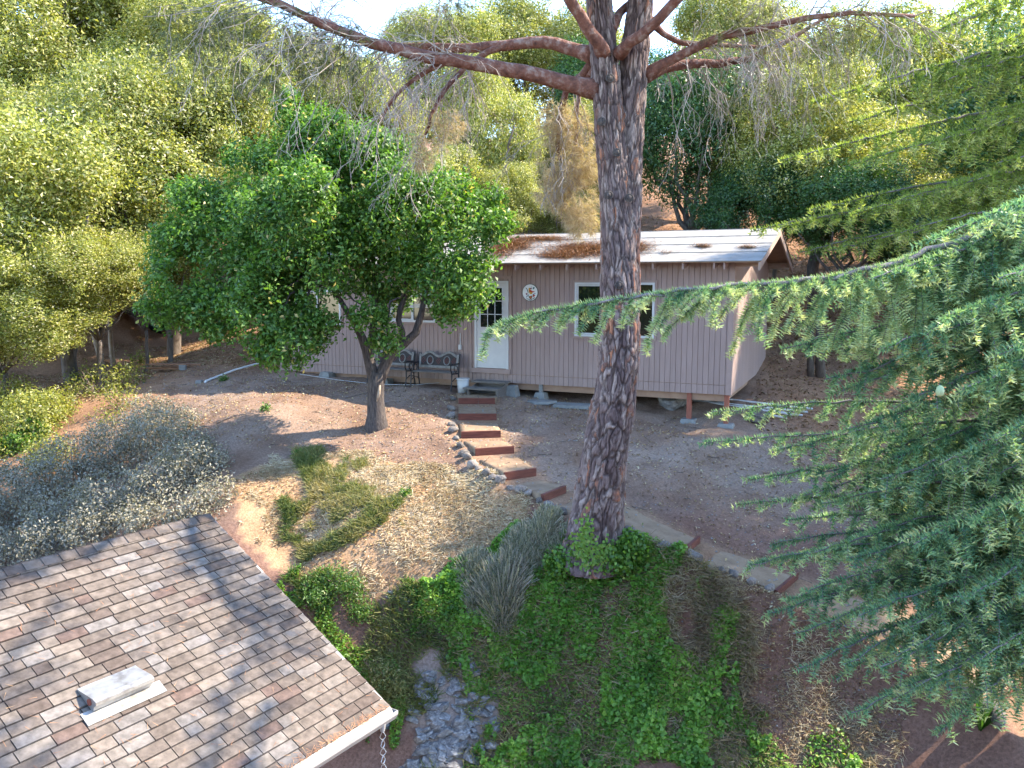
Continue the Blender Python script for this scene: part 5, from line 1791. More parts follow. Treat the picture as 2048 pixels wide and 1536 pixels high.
# crown above the picture
lobs = []
tb2 = MB()
rl = random.Random(12)
for k in range(26):
    a = k * 2.4; z = 6.5 + 6.5 * (k / 26); q = rl.uniform(1.6, 3.6) * (1 - .5 * k / 26)
    ctr = Vector((1.6 + q * math.cos(a), PD + q * math.sin(a), z))
    lobs.append((ctr.x - pb_.x, ctr.y - pb_.y, ctr.z - pb_.z, rl.uniform(.6, 1.0)))
    limb(tb2, Vector((1.6, PD, z - .8)) - pb_, ctr - pb_, .06, .02, k, sides=5)
for (x, y, z, q) in ((1.2, 9.3, 4.6, .55), (2.3, 9.0, 5.4, .5), (3.2, 9.8, 6.0, .6), (.4, 10.0, 4.3, .5), (1.9, 10.4, 5.2, .6), (4.2, 9.4, 7.0, .6), (2.9, 11.0, 5.3, .5), (.9, 8.4, 5.6, .5), (3.6, 8.6, 7.4, .6), (-.4, 9.2, 4.6, .5), (4.8, 10.6, 7.2, .6), (1.0, 11.2, 4.9, .5), (-1.2, 10.4, 4.9, .5), (2.0, 7.6, 6.4, .5)):  # unseen needle clumps added towards the camera to dapple the near roof
    c_ = Vector((x, y, z)) - pb_
    lobs.append((c_.x, c_.y, c_.z, q)); lobs.append((c_.x, c_.y, c_.z, q))
    limb(tb2, Vector((1.6, PD, z + .6)) - pb_, c_, .05, .015, int(x * 10) + 50, sides=5)
tb2.build("upper_branches", M['pinebark2'], pine, True)
c, d = cloud(lobs, 4200, rl)
tufts("upper_needles", c, d, 12, .26, .016, M['pineneedle'], pine, 8)


# ------------------------------------------------------------------ cedars
def whorls(P_, D_, K, L, W, tone, r):
    """bunches of needles: P_ (n,3) positions, D_ (n,3) twig directions"""
    n = len(P_)
    C = np.repeat(P_, K, 0); T = np.repeat(D_, K, 0)
    k = n * K
    side = unit(np.cross(T, r.normal(size=(k, 3))))
    d = unit(side * 1.0 + T * .5 + np.array([0, 0, .35]))
    b = unit(np.cross(d, r.normal(size=(k, 3))))
    Ls = (L * r.uniform(.7, 1.25, k))[:, None]
    v = np.empty((k, 3, 3))
    v[:, 0] = C + b * W * .5; v[:, 1] = C - b * W * .5; v[:, 2] = C + d * Ls
    return v.reshape(-1, 3), np.repeat(np.repeat(tone, K) + r.normal(0, .10, k), 3)


def cedar_bough(parent, org, axis, r0, Lmax, seed, m, tw_sp=.085, wsp=.022, K=7, nl=.036, nw=.0075, droop=.9, sidew=.8, keepwood=True, tonebase=.45, prof=None, ter=.13):
    """axis: list of world points root -> tip"""
    r = np.random.default_rng(seed)
    ax = np.array([list(p) for p in axis])
    seg = np.r_[0, np.cumsum(np.linalg.norm(np.diff(ax, axis=0), axis=1))]
    tot = seg[-1]
    def at(s): return np.array([np.interp(s, seg, ax[:, k]) for k in range(3)])
    ns = max(6, int(tot / .15))
    q = [at(s) + r.normal(size=3) * .012 for s in np.linspace(0, tot, ns)]
    wood = MB()
    wood.tube([Vector(p - org) for p in q], [r0 * (1 - .85 * i / (ns - 1)) for i in range(ns)], 6)
    twP, twD, tones = [], [], []
    def run(p0, d0, L, drp, dens, tb_):
        n = max(3, int(L / .05))
        d = d0 / np.linalg.norm(d0)
        pts = [p0]
        p = p0.copy()
        for i in range(n):
            d = d + np.array([0, 0, -drp * .11]) + r.normal(size=3) * .07
            d = d / np.linalg.norm(d)
            p = p + d * L / n
            pts.append(p.copy())
        pts = np.array(pts)
        sg = np.linspace(0, 1, max(2, int(L / dens)))
        pp_ = np.stack([np.interp(sg, np.linspace(0, 1, n + 1), pts[:, k]) for k in range(3)], 1)
        dd_ = np.gradient(pp_, axis=0)
        twP.append(pp_); twD.append(dd_); tones.append(np.full(len(pp_), tb_) + sg * .42 - .08)  # paler twig tips, with lit highlights put into their tone
        return pts
    # foliage along the axis itself
    sg = np.arange(tot * .12, tot, wsp)
    ap = np.array([at(s) for s in sg]); twP.append(ap); twD.append(np.gradient(ap, axis=0)); tones.append(np.full(len(ap), tonebase + .1))
    s = tot * .10
    side = 1
    while s < tot:
        u = s / tot
        p = at(s)
        dv = at(min(s + .1, tot)) - at(max(s - .1, 0)); dv /= np.linalg.norm(dv)
        lat = np.cross(dv, [0, 0, 1.0]); lat /= max(np.linalg.norm(lat), 1e-6)
        pf = prof(u) if prof else (min(1, (1 - u) * 1.9 + .18) * min(1, .45 + u * 1.6))
        L = Lmax * pf * r.uniform(.55, 1.2)
        d0 = dv * r.uniform(.3, .9) + lat * side * sidew * r.uniform(.3, 1.2) + np.array([0, 0, -.25 * droop * r.uniform(.2, 1.6)])
        tb_ = tonebase + r.normal(0, .12)
        pts = run(p, d0, L, droop, wsp, tb_)
        if L > .2 and keepwood:
            wood.tube([Vector(x - org) for x in pts[::2]], .005, 3, cap=False)
        # tertiary
        nt_ = int(L / ter)
        for j in range(nt_):
            i = int((j + .6) / nt_ * (len(pts) - 1))
            if i < 1: continue
            dl = pts[i] - pts[i - 1]; dl /= np.linalg.norm(dl)
            l2 = np.cross(dl, [0, 0, 1.0]); l2 /= max(np.linalg.norm(l2), 1e-6)
            run(pts[i], dl * .8 + l2 * (1 if j % 2 else -1) * .8 + np.array([0, 0, -.15]), L * r.uniform(.18, .38) * (1 - .4 * j / max(nt_, 1)), droop, wsp * 1.15, tb_ + r.normal(0, .06))
        s += tw_sp * r.uniform(.6, 1.4)
        side = -side
    P_ = np.vstack(twP); D_ = unit(np.vstack(twD) + 1e-9); tn = np.concatenate(tones)
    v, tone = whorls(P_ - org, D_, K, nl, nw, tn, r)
    bo = wood.build("bough", M['cedarbark'], parent, True)
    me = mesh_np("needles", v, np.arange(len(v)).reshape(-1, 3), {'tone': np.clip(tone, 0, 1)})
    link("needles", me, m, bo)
    return len(v) // 3


def arch(start, tip, up=.6, n=9, bend=None):
    a = Vector(start); b = Vector(tip)
    m_ = a.lerp(b, .5) + Vector((0, 0, up)) + (Vector(bend) if bend else Vector())
    return [(a * (1 - t) ** 2 + m_ * 2 * t * (1 - t) + b * t * t) for t in [k / (n - 1) for k in range(n)]]


CT = Vector((7.9, 9.4, gz(7.9, 9.4)))
ced = empty("cedar_tree", tuple(CT)); tag(ced, "near blue green cedar whose drooping boughs fill the right side and reach across the trunk", "cedar tree")
limb(tc_ := MB(), (0, 0, -.3), (.1, 0, 9.5), .38, .06, 3, n=10, wob=.006, sides=12)
tc_.build("trunk", M['cedarbark'], ced, True)
orgc = np.array(CT)
ntri = 0
main = [P(2330, 300, 8.9), P(2200, 360, 8.7), P(2048, 430, 8.3), P(1940, 472, 8.1), P(1850, 505, 8.0), P(1750, 537, 7.8), P(1650, 556, 7.7), P(1550, 566, 7.6), P(1450, 574, 7.5), P(1350, 584, 7.45), P(1250, 598, 7.4), P(1150, 612, 7.35), P(1060, 628, 7.3), P(1000, 648, 7.25), P(968, 672, 7.2)]
ntri += cedar_bough(ced, orgc, main, .045, 1.15, 500, M['cedarneedle'], tw_sp=.085, wsp=.019, K=11, nl=.056, nw=.013, droop=.95, sidew=.45, tonebase=.62, ter=.16, prof=lambda u: max(.2, min(1, (1 - u) * 1.5 + .12)))
near_spec = [  # tip px,py,D ; start z ; arch up ; Lmax
    (1640, 600, 7.9, -.3, .5, .6), (1740, 560, 7.6, .2, .4, .6), (1860, 480, 7.4, .6, .4, .6), (1980, 430, 7.2, .9, .3, .6),
    (1560, 700, 8.0, -1.0, .5, .6), (1650, 760, 7.9, -1.2, .5, .6), (1760, 700, 7.3, -.8, .4, .6), (1880, 640, 7.0, -.5, .4, .6), (2000, 560, 6.9, .1, .3, .6),
    (1425, 825, 9.6, -2.3, .5, .55), (1410, 885, 9.4, -2.7, .5, .55), (1500, 960, 9.0, -3.0, .5, .6), (1470, 1010, 9.2, -3.2, .4, .5), (1560, 900, 8.6, -2.3, .5, .6),
    (1700, 860, 8.0, -1.8, .5, .65), (1820, 800, 7.4, -1.4, .5, .65), (1930, 780, 7.0, -1.3, .4, .65), (2030, 700, 6.8, -.8, .4, .6),
    (1640, 1010, 8.4, -2.9, .5, .6), (1760, 960, 7.6, -2.3, .5, .65), (1880, 930, 7.2, -2.0, .4, .65), (1990, 880, 6.9, -1.7, .4, .65),
    (1540, 1090, 9.0, -3.6, .5, .5), (1620, 1180, 8.4, -3.6, .5, .6), (1590, 1270, 8.2, -3.9, .6, .5), (1700, 1120, 8.0, -3.2, .5, .65), (1690, 1330, 7.9, -4.1, .6, .55),
    (1830, 1090, 7.4, -2.9, .5, .65), (1940, 1050, 7.2, -2.6, .4, .65), (1810, 1260, 7.6, -3.8, .6, .6), (1790, 1400, 7.5, -4.3, .6, .55), (1930, 1200, 7.3, -3.4, .5, .6),
    (2030, 1010, 7.0, -2.4, .4, .65), (2040, 1190, 7.3, -3.3, .4, .6), (1870, 1470, 7.4, -4.4, .7, .5), (1950, 1330, 7.5, -4.0, .5, .45), (2040, 1330, 7.6, -4.0, .4, .5),
    (1500, 1130, 8.8, -3.6, .5, .5), (1535, 1230, 8.4, -3.8, .5, .5), (1600, 1340, 8.1, -4.1, .6, .5), (1700, 1430, 7.8, -4.4, .6, .5), (1620, 1110, 8.2, -3.3, .5, .55), (1720, 1230, 7.8, -3.7, .5, .55), (1760, 1340, 7.6, -4.0, .5, .5)]
rn = random.Random(44)
for k in range(len(near_spec)):
    a_ = near_spec[k]
    if a_[0] < 1500: continue
    near_spec.append((a_[0] + rn.randint(20, 110), a_[1] + rn.randint(-50, 60), a_[2] + rn.uniform(0, .9), a_[3] + rn.uniform(-.5, .4), a_[4] + rn.uniform(-.1, .3), a_[5]))
for k, (px, py, D, z0, up, Lm) in enumerate(near_spec):
    tip = P(px, py, D)
    st = Vector((7.85, 9.4, z0 + .35))
    bend = Vector((0, random.uniform(-.4, .2), 0))
    ntri += cedar_bough(ced, orgc, arch(st, tip, up * 1.25, bend=bend), .035, Lm * (1.7 if k % 2 else 1.35), 510 + k, M['cedarneedle'], tw_sp=.145, wsp=.029, K=7, nl=.060, nw=.018, droop=.6 + .6 * random.random(), sidew=.9, ter=.15, tonebase=.38 + .16 * random.random())
# upper boughs outside the frame of the near cedar, coarser
for k in range(9):
    a = random.uniform(-1.5, 2.6); z = 1.8 + k * .5; L = 3.0 * (1 - k / 14)
    st = Vector((7.9, 9.4, z)); tip = st + Vector((L * math.cos(a), L * math.sin(a), -.5))
    a_, b_ = tip.x / tip.y if tip.y > 1 else 9, tip.z
    if tip.y > 3 and tip.x / tip.y < .66 and tip.z / tip.y < .47:
        tip = st + Vector((L * abs(math.cos(a)), L * math.sin(a), -.5))
    ntri += cedar_bough(ced, orgc, arch(st, tip, .3), .04, .8, 600 + k, M['cedarneedle'], tw_sp=.2, wsp=.06, K=4, nl=.10, nw=.02, droop=.8, keepwood=False)
for k in range(12):  # sparse unseen boughs added to throw dappled shade on the shingles
    a = random.uniform(2.0, 4.3); z = 4.6 + k * .33; L = random.uniform(1.6, 3.6)
    st = Vector((7.9, 9.4, z)); tip = st + Vector((L * math.cos(a), L * math.sin(a) * .8, -.35))
    ntri += cedar_bough(ced, orgc, arch(st, tip, .3), .04, .7, 650 + k, M['cedarneedle'], tw_sp=.24, wsp=.06, K=4, nl=.12, nw=.03, droop=.5, keepwood=False)
cone = MB()
pc = P(1880, 782, 6.95)
cone.tube([pc - CT + Vector((0, 0, -.05)), pc - CT + Vector((0, 0, -.035)), pc - CT, pc - CT + Vector((0, 0, .035)), pc - CT + Vector((0, 0, .05))], [.008, .03, .036, .028, .008], 10)
cone.build("cone", plain("pale green cone", (.30, .38, .20), .6), ced, True)

C2 = Vector((12.2, 14.8, gz(12.2, 14.8)))
ced2 = empty("cedar_tree", tuple(C2)); tag(ced2, "farther mid green cedar with long boughs sweeping over the cabin gable", "cedar tree")
limb(tc_ := MB(), (0, 0, -.3), (.1, 0, 14.5), .42, .06, 5, n=10, wob=.006, sides=12)
tc_.build("trunk", M['cedarbark'], ced2, True)
org2 = np.array(C2)
far_spec = [(1625, 205, 12, 4.8, .2, .9), (1560, 320, 13, 3.6, .2, .9), (1700, 330, 12.5, 3.4, .3, .9), (1800, 90, 12, 6.0, .1, .9), (1880, 40, 12, 6.6, .1, .8), (1760, 180, 12.5, 4.8, .2, .9), (1890, 160, 12.5, 4.6, .2, .9), (1990, 90, 12, 5.4, .1, .8),
            (1560, 455, 14, 1.8, .5, .9), (1620, 420, 13.8, 2.0, .5, 1.0), (1500, 462, 14.3, 1.4, .6, .8), (1600, 505, 14, 1.2, .6, .9), (1700, 430, 13.5, 2.0, .5, 1.0), (1660, 500, 13.6, 1.0, .6, 1.0), (1800, 400, 13, 2.2, .5, 1.0), (1780, 470, 13, 1.4, .5, 1.0),
            (1880, 380, 12.8, 2.2, .4, 1.0), (1990, 330, 12.8, 2.6, .4, 1.0), (1850, 290, 12.8, 3.2, .3, .9), (1960, 240, 12.6, 3.9, .3, .9), (1700, 245, 12.8, 4.2, .2, .8), (2040, 180, 12.6, 4.6, .2, .8)]
for k, (px, py, D, z0, up, Lm) in enumerate(far_spec):
    ntri += cedar_bough(ced2, org2, arch(Vector((12.2, 14.8, z0)), P(px, py, D), up), .045, Lm * .95, 700 + k, M['cedarneedle2'], tw_sp=.17, wsp=.040, K=7, nl=.085, nw=.021, ter=.2, droop=1.0, tonebase=.42 + .12 * random.random())
for k in range(4):
    a = random.uniform(-1.0, 2.6); z = 5.8 + k * .36; L = 3.0 * (1 - k / 28)
    st = Vector((12.2, 14.8, z)); tip = st + Vector((L * math.cos(a), L * math.sin(a), -.5))
    ntri += cedar_bough(ced2, org2, arch(st, tip, .3), .04, 1.0, 800 + k, M['cedarneedle2'], tw_sp=.22, wsp=.08, K=4, nl=.18, nw=.05, droop=.8, keepwood=False)
print("cedar tris", ntri)


# ------------------------------------------------------------------ shrubs and ground cover
def scatter(poly, n, r, mask=None, margin=None):
    x0_, y0_ = poly.min(0); x1_, y1_ = poly.max(0)
    X = r.uniform(x0_, x1_, n); Y = r.uniform(y0_, y1_, n)
    jx = (fbm(X * 1.6, Y * 1.6, 0, 4, 71) - .5) * 1.5; jy = (fbm(X * 1.6, Y * 1.6, 5, 4, 72) - .5) * 1.5
    k = in_poly(X + jx, Y + jy, poly)
    if mask is not None: k &= mask(X, Y)
    return X[k], Y[k]


def slab_free(X, Y):
    ok = np.ones(len(X), bool)
    for q in slabs: ok &= ~in_quad(X, Y, q)
    return ok


def blades(name, X, Y, L, W, m, r, h0=0, spread=.9, upk=.6, label=None, cat=None, tone_mu=.5):
    k = len(X)
    Z = ground_z(X, Y) + h0 * r.random(k)
    C = np.stack([X, Y, Z], 1)
    d = unit(r.normal(size=(k, 3)) * np.array([spread, spread, .25]) + np.array([0, 0, upk]))
    b = unit(np.cross(d, r.normal(size=(k, 3)))) * W * .8
    Ls = (L * r.uniform(.5, 1.3, k))[:, None]
    mid = C + d * Ls * .6
    tip = C + d * Ls + np.array([0, 0, -.18]) * Ls
    v = np.empty((k, 4, 3)); v[:, 0] = C + b; v[:, 1] = C - b; v[:, 2] = tip - b * .35; v[:, 3] = tip + b * .35
    f = np.arange(k * 4).reshape(-1, 4)
    tone = np.clip(tone_mu + (fbm(X * 2, Y * 2, 0, 3, 4) - .5) * 1.2 + r.normal(0, .15, k), 0, 1)
    o = link(name, mesh_np(name, v.reshape(-1, 3), f, {'tone': np.repeat(tone, 4)}), m)
    tag(o, label, cat, kind='stuff')
    return o


def patch(fs, thr, seed): return lambda X, Y: (fbm(X * fs, Y * fs, 0, 3, seed) > thr) & slab_free(X, Y)


r = np.random.default_rng(5)
# ivy
X, Y = scatter(REG['ivy'], 90000, r, patch(1.8, .385, 40))
Z = ground_z(X, Y) + .02 + .38 * np.clip(fbm(X * 2.6, Y * 2.6, 0, 3, 8) - .3, 0, 1) * (.35 + .65 * r.random(len(X))) + .05 * r.random(len(X))
C = np.stack([X, Y, Z], 1)
N = unit(r.normal(size=(len(X), 3)) * .45 + np.array([0, -.25, 1]))
s = r.uniform(.45, 1.45, len(X))
v, f = leaf_arrays(C, N, .066 * s, .052 * s, r=r)
tn = np.clip(.52 + (fbm(X * 3, Y * 3, 0, 3, 14) - .5) * .9 + r.normal(0, .12, len(X)), 0, 1)
o = link("ivy_ground_cover", mesh_np("ivy", v, f, {'tone': np.repeat(tn, 4)}), M['ivy'])
tag(o, "bright green ivy ground cover spreading down the bank below the pine trunk", "ivy", kind='stuff')
X, Y = scatter(REG['ivy'], 34000, r)
k_ = len(X)
C = np.stack([X, Y, ground_z(X, Y) + .02 + .07 * r.random(k_)], 1)
v, f = leaf_arrays(C, unit(r.normal(size=(k_, 3)) * .45 + np.array([0, -.25, 1])), .055 * r.uniform(.5, 1.3, k_), .042 * r.uniform(.5, 1.3, k_), r=r)
o = link("ivy_undergrowth", mesh_np("ivy_undergrowth", v, f, {'tone': np.repeat(np.clip(r.normal(.5, .25, k_), 0, 1), 4)}), M['ivy'])
tag(o, "thin low ivy leaves filling between the thicker ivy drifts on the bank", "ivy", kind='stuff')
X, Y = scatter(REG['strip'], 60000, r, patch(1.2, .42, 41))
dirtm = in_poly(X, Y, REG['dirtpatch']); X, Y = X[~dirtm], Y[~dirtm]
Z = ground_z(X, Y) + .03 + .22 * fbm(X * 2, Y * 2, 0, 2, 8) * r.random(len(X))
C = np.stack([X, Y, Z], 1)
N = unit(r.normal(size=(len(X), 3)) * .6 + np.array([0, -.1, 1]))
s = r.uniform(.6, 1.3, len(X))
v, f = leaf_arrays(C, N, .052 * s, .026 * s, r=r)
tn = np.clip(.5 + (fbm(X * 2.4, Y * 2.4, 0, 3, 15) - .5) * 1.2 + r.normal(0, .14, len(X)), 0, 1)
o = link("weedy_ground_cover", mesh_np("weeds", v, f, {'tone': np.repeat(tn, 4)}), M['ivy'])
tag(o, "low green weeds between the shingled roof and the rocky bank", "weeds", kind='stuff')
X, Y = scatter(REG['weedL'], 48000, r, patch(1.7, .455, 42))
blades("dry_grass", X, Y, .16, .009, M['weed'], r, h0=.05, label="matted yellow green grass mound between the roof and the steps", cat="grass")
X, Y = scatter(REG['ochre'], 56000, r, patch(1.6, .42, 43))
blades("straw_litter", X, Y, .10, .007, M['straw'], r, h0=.03, upk=.12, tone_mu=.8, label="pale straw lying on the sunlit slope left of the lavender", cat="straw")
X, Y = scatter(REG['weedR'], 64000, r, patch(1.2, .47, 44))
blades("dry_grass", X, Y, .15, .008, M['straw'], r, h0=.08, upk=.3, tone_mu=.35, label="tangled dry brown grass on the bank right of the ivy", cat="grass")
X, Y = scatter(REG['strip'], 34000, r, patch(1.3, .5, 45))
blades("tall_weeds", X, Y, .2, .010, M['weed'], r, h0=.05, upk=.9, tone_mu=.3, label="taller olive weeds along the edge of the shingled roof", cat="weeds")
wholebank = poly_world([(840, 1180), (1200, 1100), (1300, 1120), (1500, 1330), (1720, 1600), (960, 1600), (990, 1380), (860, 1260)])
X, Y = scatter(wholebank, 26000, r, patch(2.4, .52, 48))
blades("straw_tangle", X, Y, .16, .007, M['straw'], r, h0=.12, upk=.4, tone_mu=.3, label="pale dry stems tangled among the ivy on the bank", cat="straw")
X, Y = scatter(wholebank, 34000, r, slab_free)
blades("bank_weeds", X, Y, .14, .009, M['weed'], r, h0=.08, upk=.6, tone_mu=.45, label="thin olive grass growing through the ivy on the bank", cat="grass")
X, Y = scatter(poly_world([(1290, 1120), (1420, 1180), (1600, 1260), (1760, 1420), (1850, 1560), (1500, 1600), (1400, 1300)]), 26000, r, lambda X, Y: slab_free(X, Y) & (fbm(X * 2.2, Y * 2.2, 0, 3, 47) > .5))
blades("straw_litter", X, Y, .11, .006, M['straw'], r, h0=.03, upk=.15, tone_mu=.5, label="thin brown straw scattered on the dark bank under the stone edged path", cat="straw")
# fallen leaves everywhere in the yard
yard = poly_world([(330, 735), (560, 750), (900, 790), (1150, 800), (1480, 870), (1700, 900), (1900, 1000), (1900, 1320), (1750, 1500), (1500, 1380), (1330, 1150), (1240, 1080), (1060, 1010), (900, 980), (600, 920), (380, 900), (250, 830)])
X, Y = scatter(yard, 26000, r, lambda X, Y: (fbm(X * 1.1, Y * 1.1, 0, 3, 60) + .25 * r.random(len(X)) > .54))
X2, Y2 = scatter(yard, 9000, r)
X, Y = np.r_[X, X2], np.r_[Y, Y2]
def lit_z(X, Y):
    z = ground_z(X, Y)
    for q in slabs:
        ins = in_quad(X, Y, q); z = np.where(ins, quad_z(X, Y, q) + .01, z)
    return z
def litter(name, X, Y, L, W, label, mu=.6, m='litter'):
    k = len(X)
    C = np.stack([X, Y, lit_z(X, Y) + .012 + .01 * r.random(k)], 1)
    N = unit(r.normal(size=(k, 3)) * .3 + np.array([0, 0, 1]))
    s = r.uniform(.5, 1.3, k)
    v, f = leaf_arrays(C, N, L * s, W * s, r=r)
    tn = np.clip(r.normal(mu, .25, k), 0, 1)
    o = link(name, mesh_np(name, v, f, {'tone': np.repeat(tn, 4)}), M[m])
    tag(o, label, "leaf litter", kind='stuff')
onslab = ~slab_free(X, Y)
kp = ~(onslab & (r.random(len(X)) < .85))
litter("leaf_litter", X[kp], Y[kp], .050, .028, "small yellow and brown fallen leaves scattered over the bare yard")
back = poly_world([(0, 640), (200, 640), (420, 660), (560, 690), (560, 745), (330, 735), (250, 790), (230, 800), (0, 860)])
X, Y = scatter(back, 30000, r)
litter("leaf_litter", X, Y, .06, .032, "thick sunlit leaf litter on the slope to the left of the cabin", mu=.62)
X = r.uniform(5.5, 16, 20000); Y = r.uniform(16, 34, 20000)
X3 = r.uniform(-4, 14, 16000); Y3 = r.uniform(25, 36, 16000)
X = np.r_[X, X3]; Y = np.r_[Y, Y3]
cl = (Vector((0, 0, 0)))
rel = np.stack([X - CO.x, Y - CO.y], 1)
lx = rel @ np.array([ux.x, ux.y]); ly = rel @ np.array([uy.x, uy.y])
kp = ~((lx > -12.5) & (lx < .1) & (ly > 0) & (ly < 6.3))
litter("leaf_litter", X[kp], Y[kp], .08, .045, "reddish leaf litter on the ground behind and to the right of the cabin", mu=.4)
bankp = poly_world([(1280, 1120), (1700, 1190), (1850, 1400), (1700, 1520), (1480, 1330), (1330, 1180)])
X, Y = scatter(bankp, 12000, r, slab_free)
litter("leaf_litter", X, Y, .04, .02, "brown leaf litter on the dark bank below the stone edged path", mu=.45)

X, Y = scatter(poly_world([(470, 950), (900, 930), (1080, 1010), (1000, 1090), (850, 1180), (640, 1180), (480, 1070)]), 12000, r, slab_free)
litter("leaf_litter", X, Y, .045, .022, "brown and straw coloured leaf litter on the open slope left of the lavender", mu=.55)
# pine needles on the cabin roof
def roof_needles(cx, cz_unused, lst, label):
    CC = []
    for (px, py, rx, ry, n) in lst:
        # hit roof plane
        nl = (-uy * math.sin(math.atan(RS)) + Vector((0, 0, math.cos(math.atan(RS)))))
        o0 = cabin_pt(0, -.5, RZ0 + .02)
        for _ in range(n):
            a_ = random.gauss(0, .5); b_ = random.gauss(0, .5)
            q = (px + a_ * rx, py + b_ * ry)
            rx_, rz_ = ray(*q); d = Vector((rx_, 1, rz_))
            t_ = o0.dot(nl) / d.dot(nl)
            p = d * t_
            l = p - CO
            yl = l.dot(uy); xl = l.dot(ux)
            if yl < -.5 or yl > 3.05 or xl > .55: continue
            CC.append(p + nl * random.uniform(.0, .03))
    C = np.array([list(c) for c in CC]); k = len(C)
    d = unit(r.normal(size=(k, 3)) * np.array([1, 1, .15]))
    b = unit(np.cross(d, np.array([[0, 0, 1.0]]))) * .006
    v = np.empty((k, 3, 3)); v[:, 0] = C - d * .07 + b; v[:, 1] = C - d * .07 - b; v[:, 2] = C + d * .07
    o = link("needle_drift", mesh_np("needle_drift", v.reshape(-1, 3), np.arange(k * 3).reshape(-1, 3), {'tone': np.repeat(np.clip(r.normal(.5, .25, k), 0, 1), 3)}), M['needlelitter'])
    tag(o, label, "pine needles", kind='stuff')


roof_needles(0, 0, [(1170, 498, 75, 16, 8500), (1120, 510, 45, 9, 2600), (1260, 494, 45, 14, 3600)], "drift of brown pine needles on the pale cabin roof around the pine trunk")
roof_needles(0, 0, [(1030, 488, 42, 15, 4600), (1085, 477, 60, 6, 2600), (1000, 500, 30, 18, 2600)], "reddish needle drift at the left of the cabin roof beside the leafy tree")
roof_needles(0, 0, [(1405, 492, 20, 4, 380), (1495, 494, 18, 4, 300), (1330, 505, 12, 3, 60)], "two small needle clumps near the right end of the cabin roof")


# shrubs
def shrub(name, lobes_px, D, n, per, L, W, mat, label, seed, cat='shrub', gap=.38, stems=True, csize=.12, ground=None):
    base = ground if ground is not None else on_ground(lobes_px[0][0], lobes_px[0][1])
    e = empty(name, tuple(base)); tag(e, label, cat)
    lobes = []
    for (px, py, rp) in lobes_px:
        g = on_ground(px, py)
        rr_ = rp / F * g.y
        # centre sits above the slope point
        lobes.append((g.x - base.x, g.y - base.y, g.z - base.z + rr_ * .45, rr_))
    me = crown_mesh("foliage", lobes, n, per, L, W, seed, gap=gap, gscale=2.2, csize=csize, inner=.15, warp=.3)
    link("foliage", me, M[mat], e)
    if stems:
        t = MB(); rl_ = random.Random(seed)
        for (x, y, z, q) in lobes:
            for _ in range(7):
                a = rl_.uniform(0, 6.28)
                limb(t, (x, y, z - q * .6), (x + q * .8 * math.cos(a), y + q * .8 * math.sin(a), z + q * rl_.uniform(.1, .9)), .014, .004, rl_.randint(0, 9999), n=4, sides=4, wob=.08)
        tag(t.build("stems", M['stem'], e), kind='stuff')
    return e


shrub("silver_shrub", [(330, 900, 75), (250, 930, 80), (160, 970, 85), (80, 1010, 80), (0, 1040, 90), (400, 960, 62), (330, 1000, 70), (230, 1040, 80), (120, 1070, 70), (430, 1010, 45), (300, 850, 48), (400, 1040, 40), (370, 930, 60), (-60, 1090, 80), (90, 1115, 60), (190, 1088, 60), (290, 1062, 55), (370, 1050, 40), (10, 1130, 60)], 0, 5000, 12, .060, .026, 'sage', "wide silver grey shrub mass above the ridge of the near roof", 81, gap=.27, csize=.16)
shrub("green_shrub", [(60, 870, 70), (0, 840, 70), (100, 930, 45), (120, 830, 40), (-40, 920, 60)], 0, 1500, 12, .075, .036, 'oakleaf', "yellow green leafy shrub at the left edge above the silver shrub", 82, csize=.18)
shrub("dark_shrub", [(65, 880, 30), (30, 905, 28)], 0, 350, 12, .07, .034, 'fruitleaf', "small dark green clump inside the yellow green shrub at the left edge", 83)
shrub("sparse_shrub", [(200, 790, 42), (170, 770, 30), (260, 770, 38), (240, 820, 40), (140, 800, 30), (285, 730, 26), (215, 850, 25)], 0, 260, 11, .085, .034, 'oakleaf', "airy many stemmed shrub at the foot of the thin pale trunks", 84, gap=.3, csize=.2)
shrub("tuft_shrub", [(700, 1200, 32), (670, 1175, 26), (640, 1210, 30), (720, 1240, 24), (620, 1180, 20)], 0, 550, 10, .05, .018, 'fruitleaf', "dark green bushy weed beside the right edge of the shingled roof", 85)
shrub("tuft_shrub", [(770, 1370, 30), (800, 1395, 24), (745, 1350, 22)], 0, 350, 10, .05, .016, 'weed', "olive bushy weed right of the gutter corner", 86)
for (px, py, lab) in ((531, 826, "tiny dark green weed alone on the bare dirt left of the leafy tree"), (448, 762, "small dark weed below the white pipe"), (596, 918, "small green sprout at the top of the grass mound"), (812, 992, "bright green seedling on the straw slope")):
    shrub("small_weed", [(px, py, 9)], 0, 26, 6, .06, .028, 'fruitleaf', lab, px, cat='weed', stems=False, csize=.08, gap=.2)
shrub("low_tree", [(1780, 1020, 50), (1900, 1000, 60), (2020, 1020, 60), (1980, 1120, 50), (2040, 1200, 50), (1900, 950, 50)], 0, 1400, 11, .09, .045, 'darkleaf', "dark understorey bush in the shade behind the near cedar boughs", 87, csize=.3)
shrub("undergrowth", [(1500, 610, 40)], 0, 10, 8, .08, .04, 'darkleaf', "tiny dark sprig at the foot of the bank behind the cabin", 88)
# brush behind the cabin
shrub("back_brush", [(640, 560, 40), (520, 600, 40), (900, 470, 40), (1000, 465, 34), (1100, 462, 28)], 0, 700, 10, .11, .06, 'oakleaf', "low brush along the foot of the slope behind the cabin", 89, csize=.3)


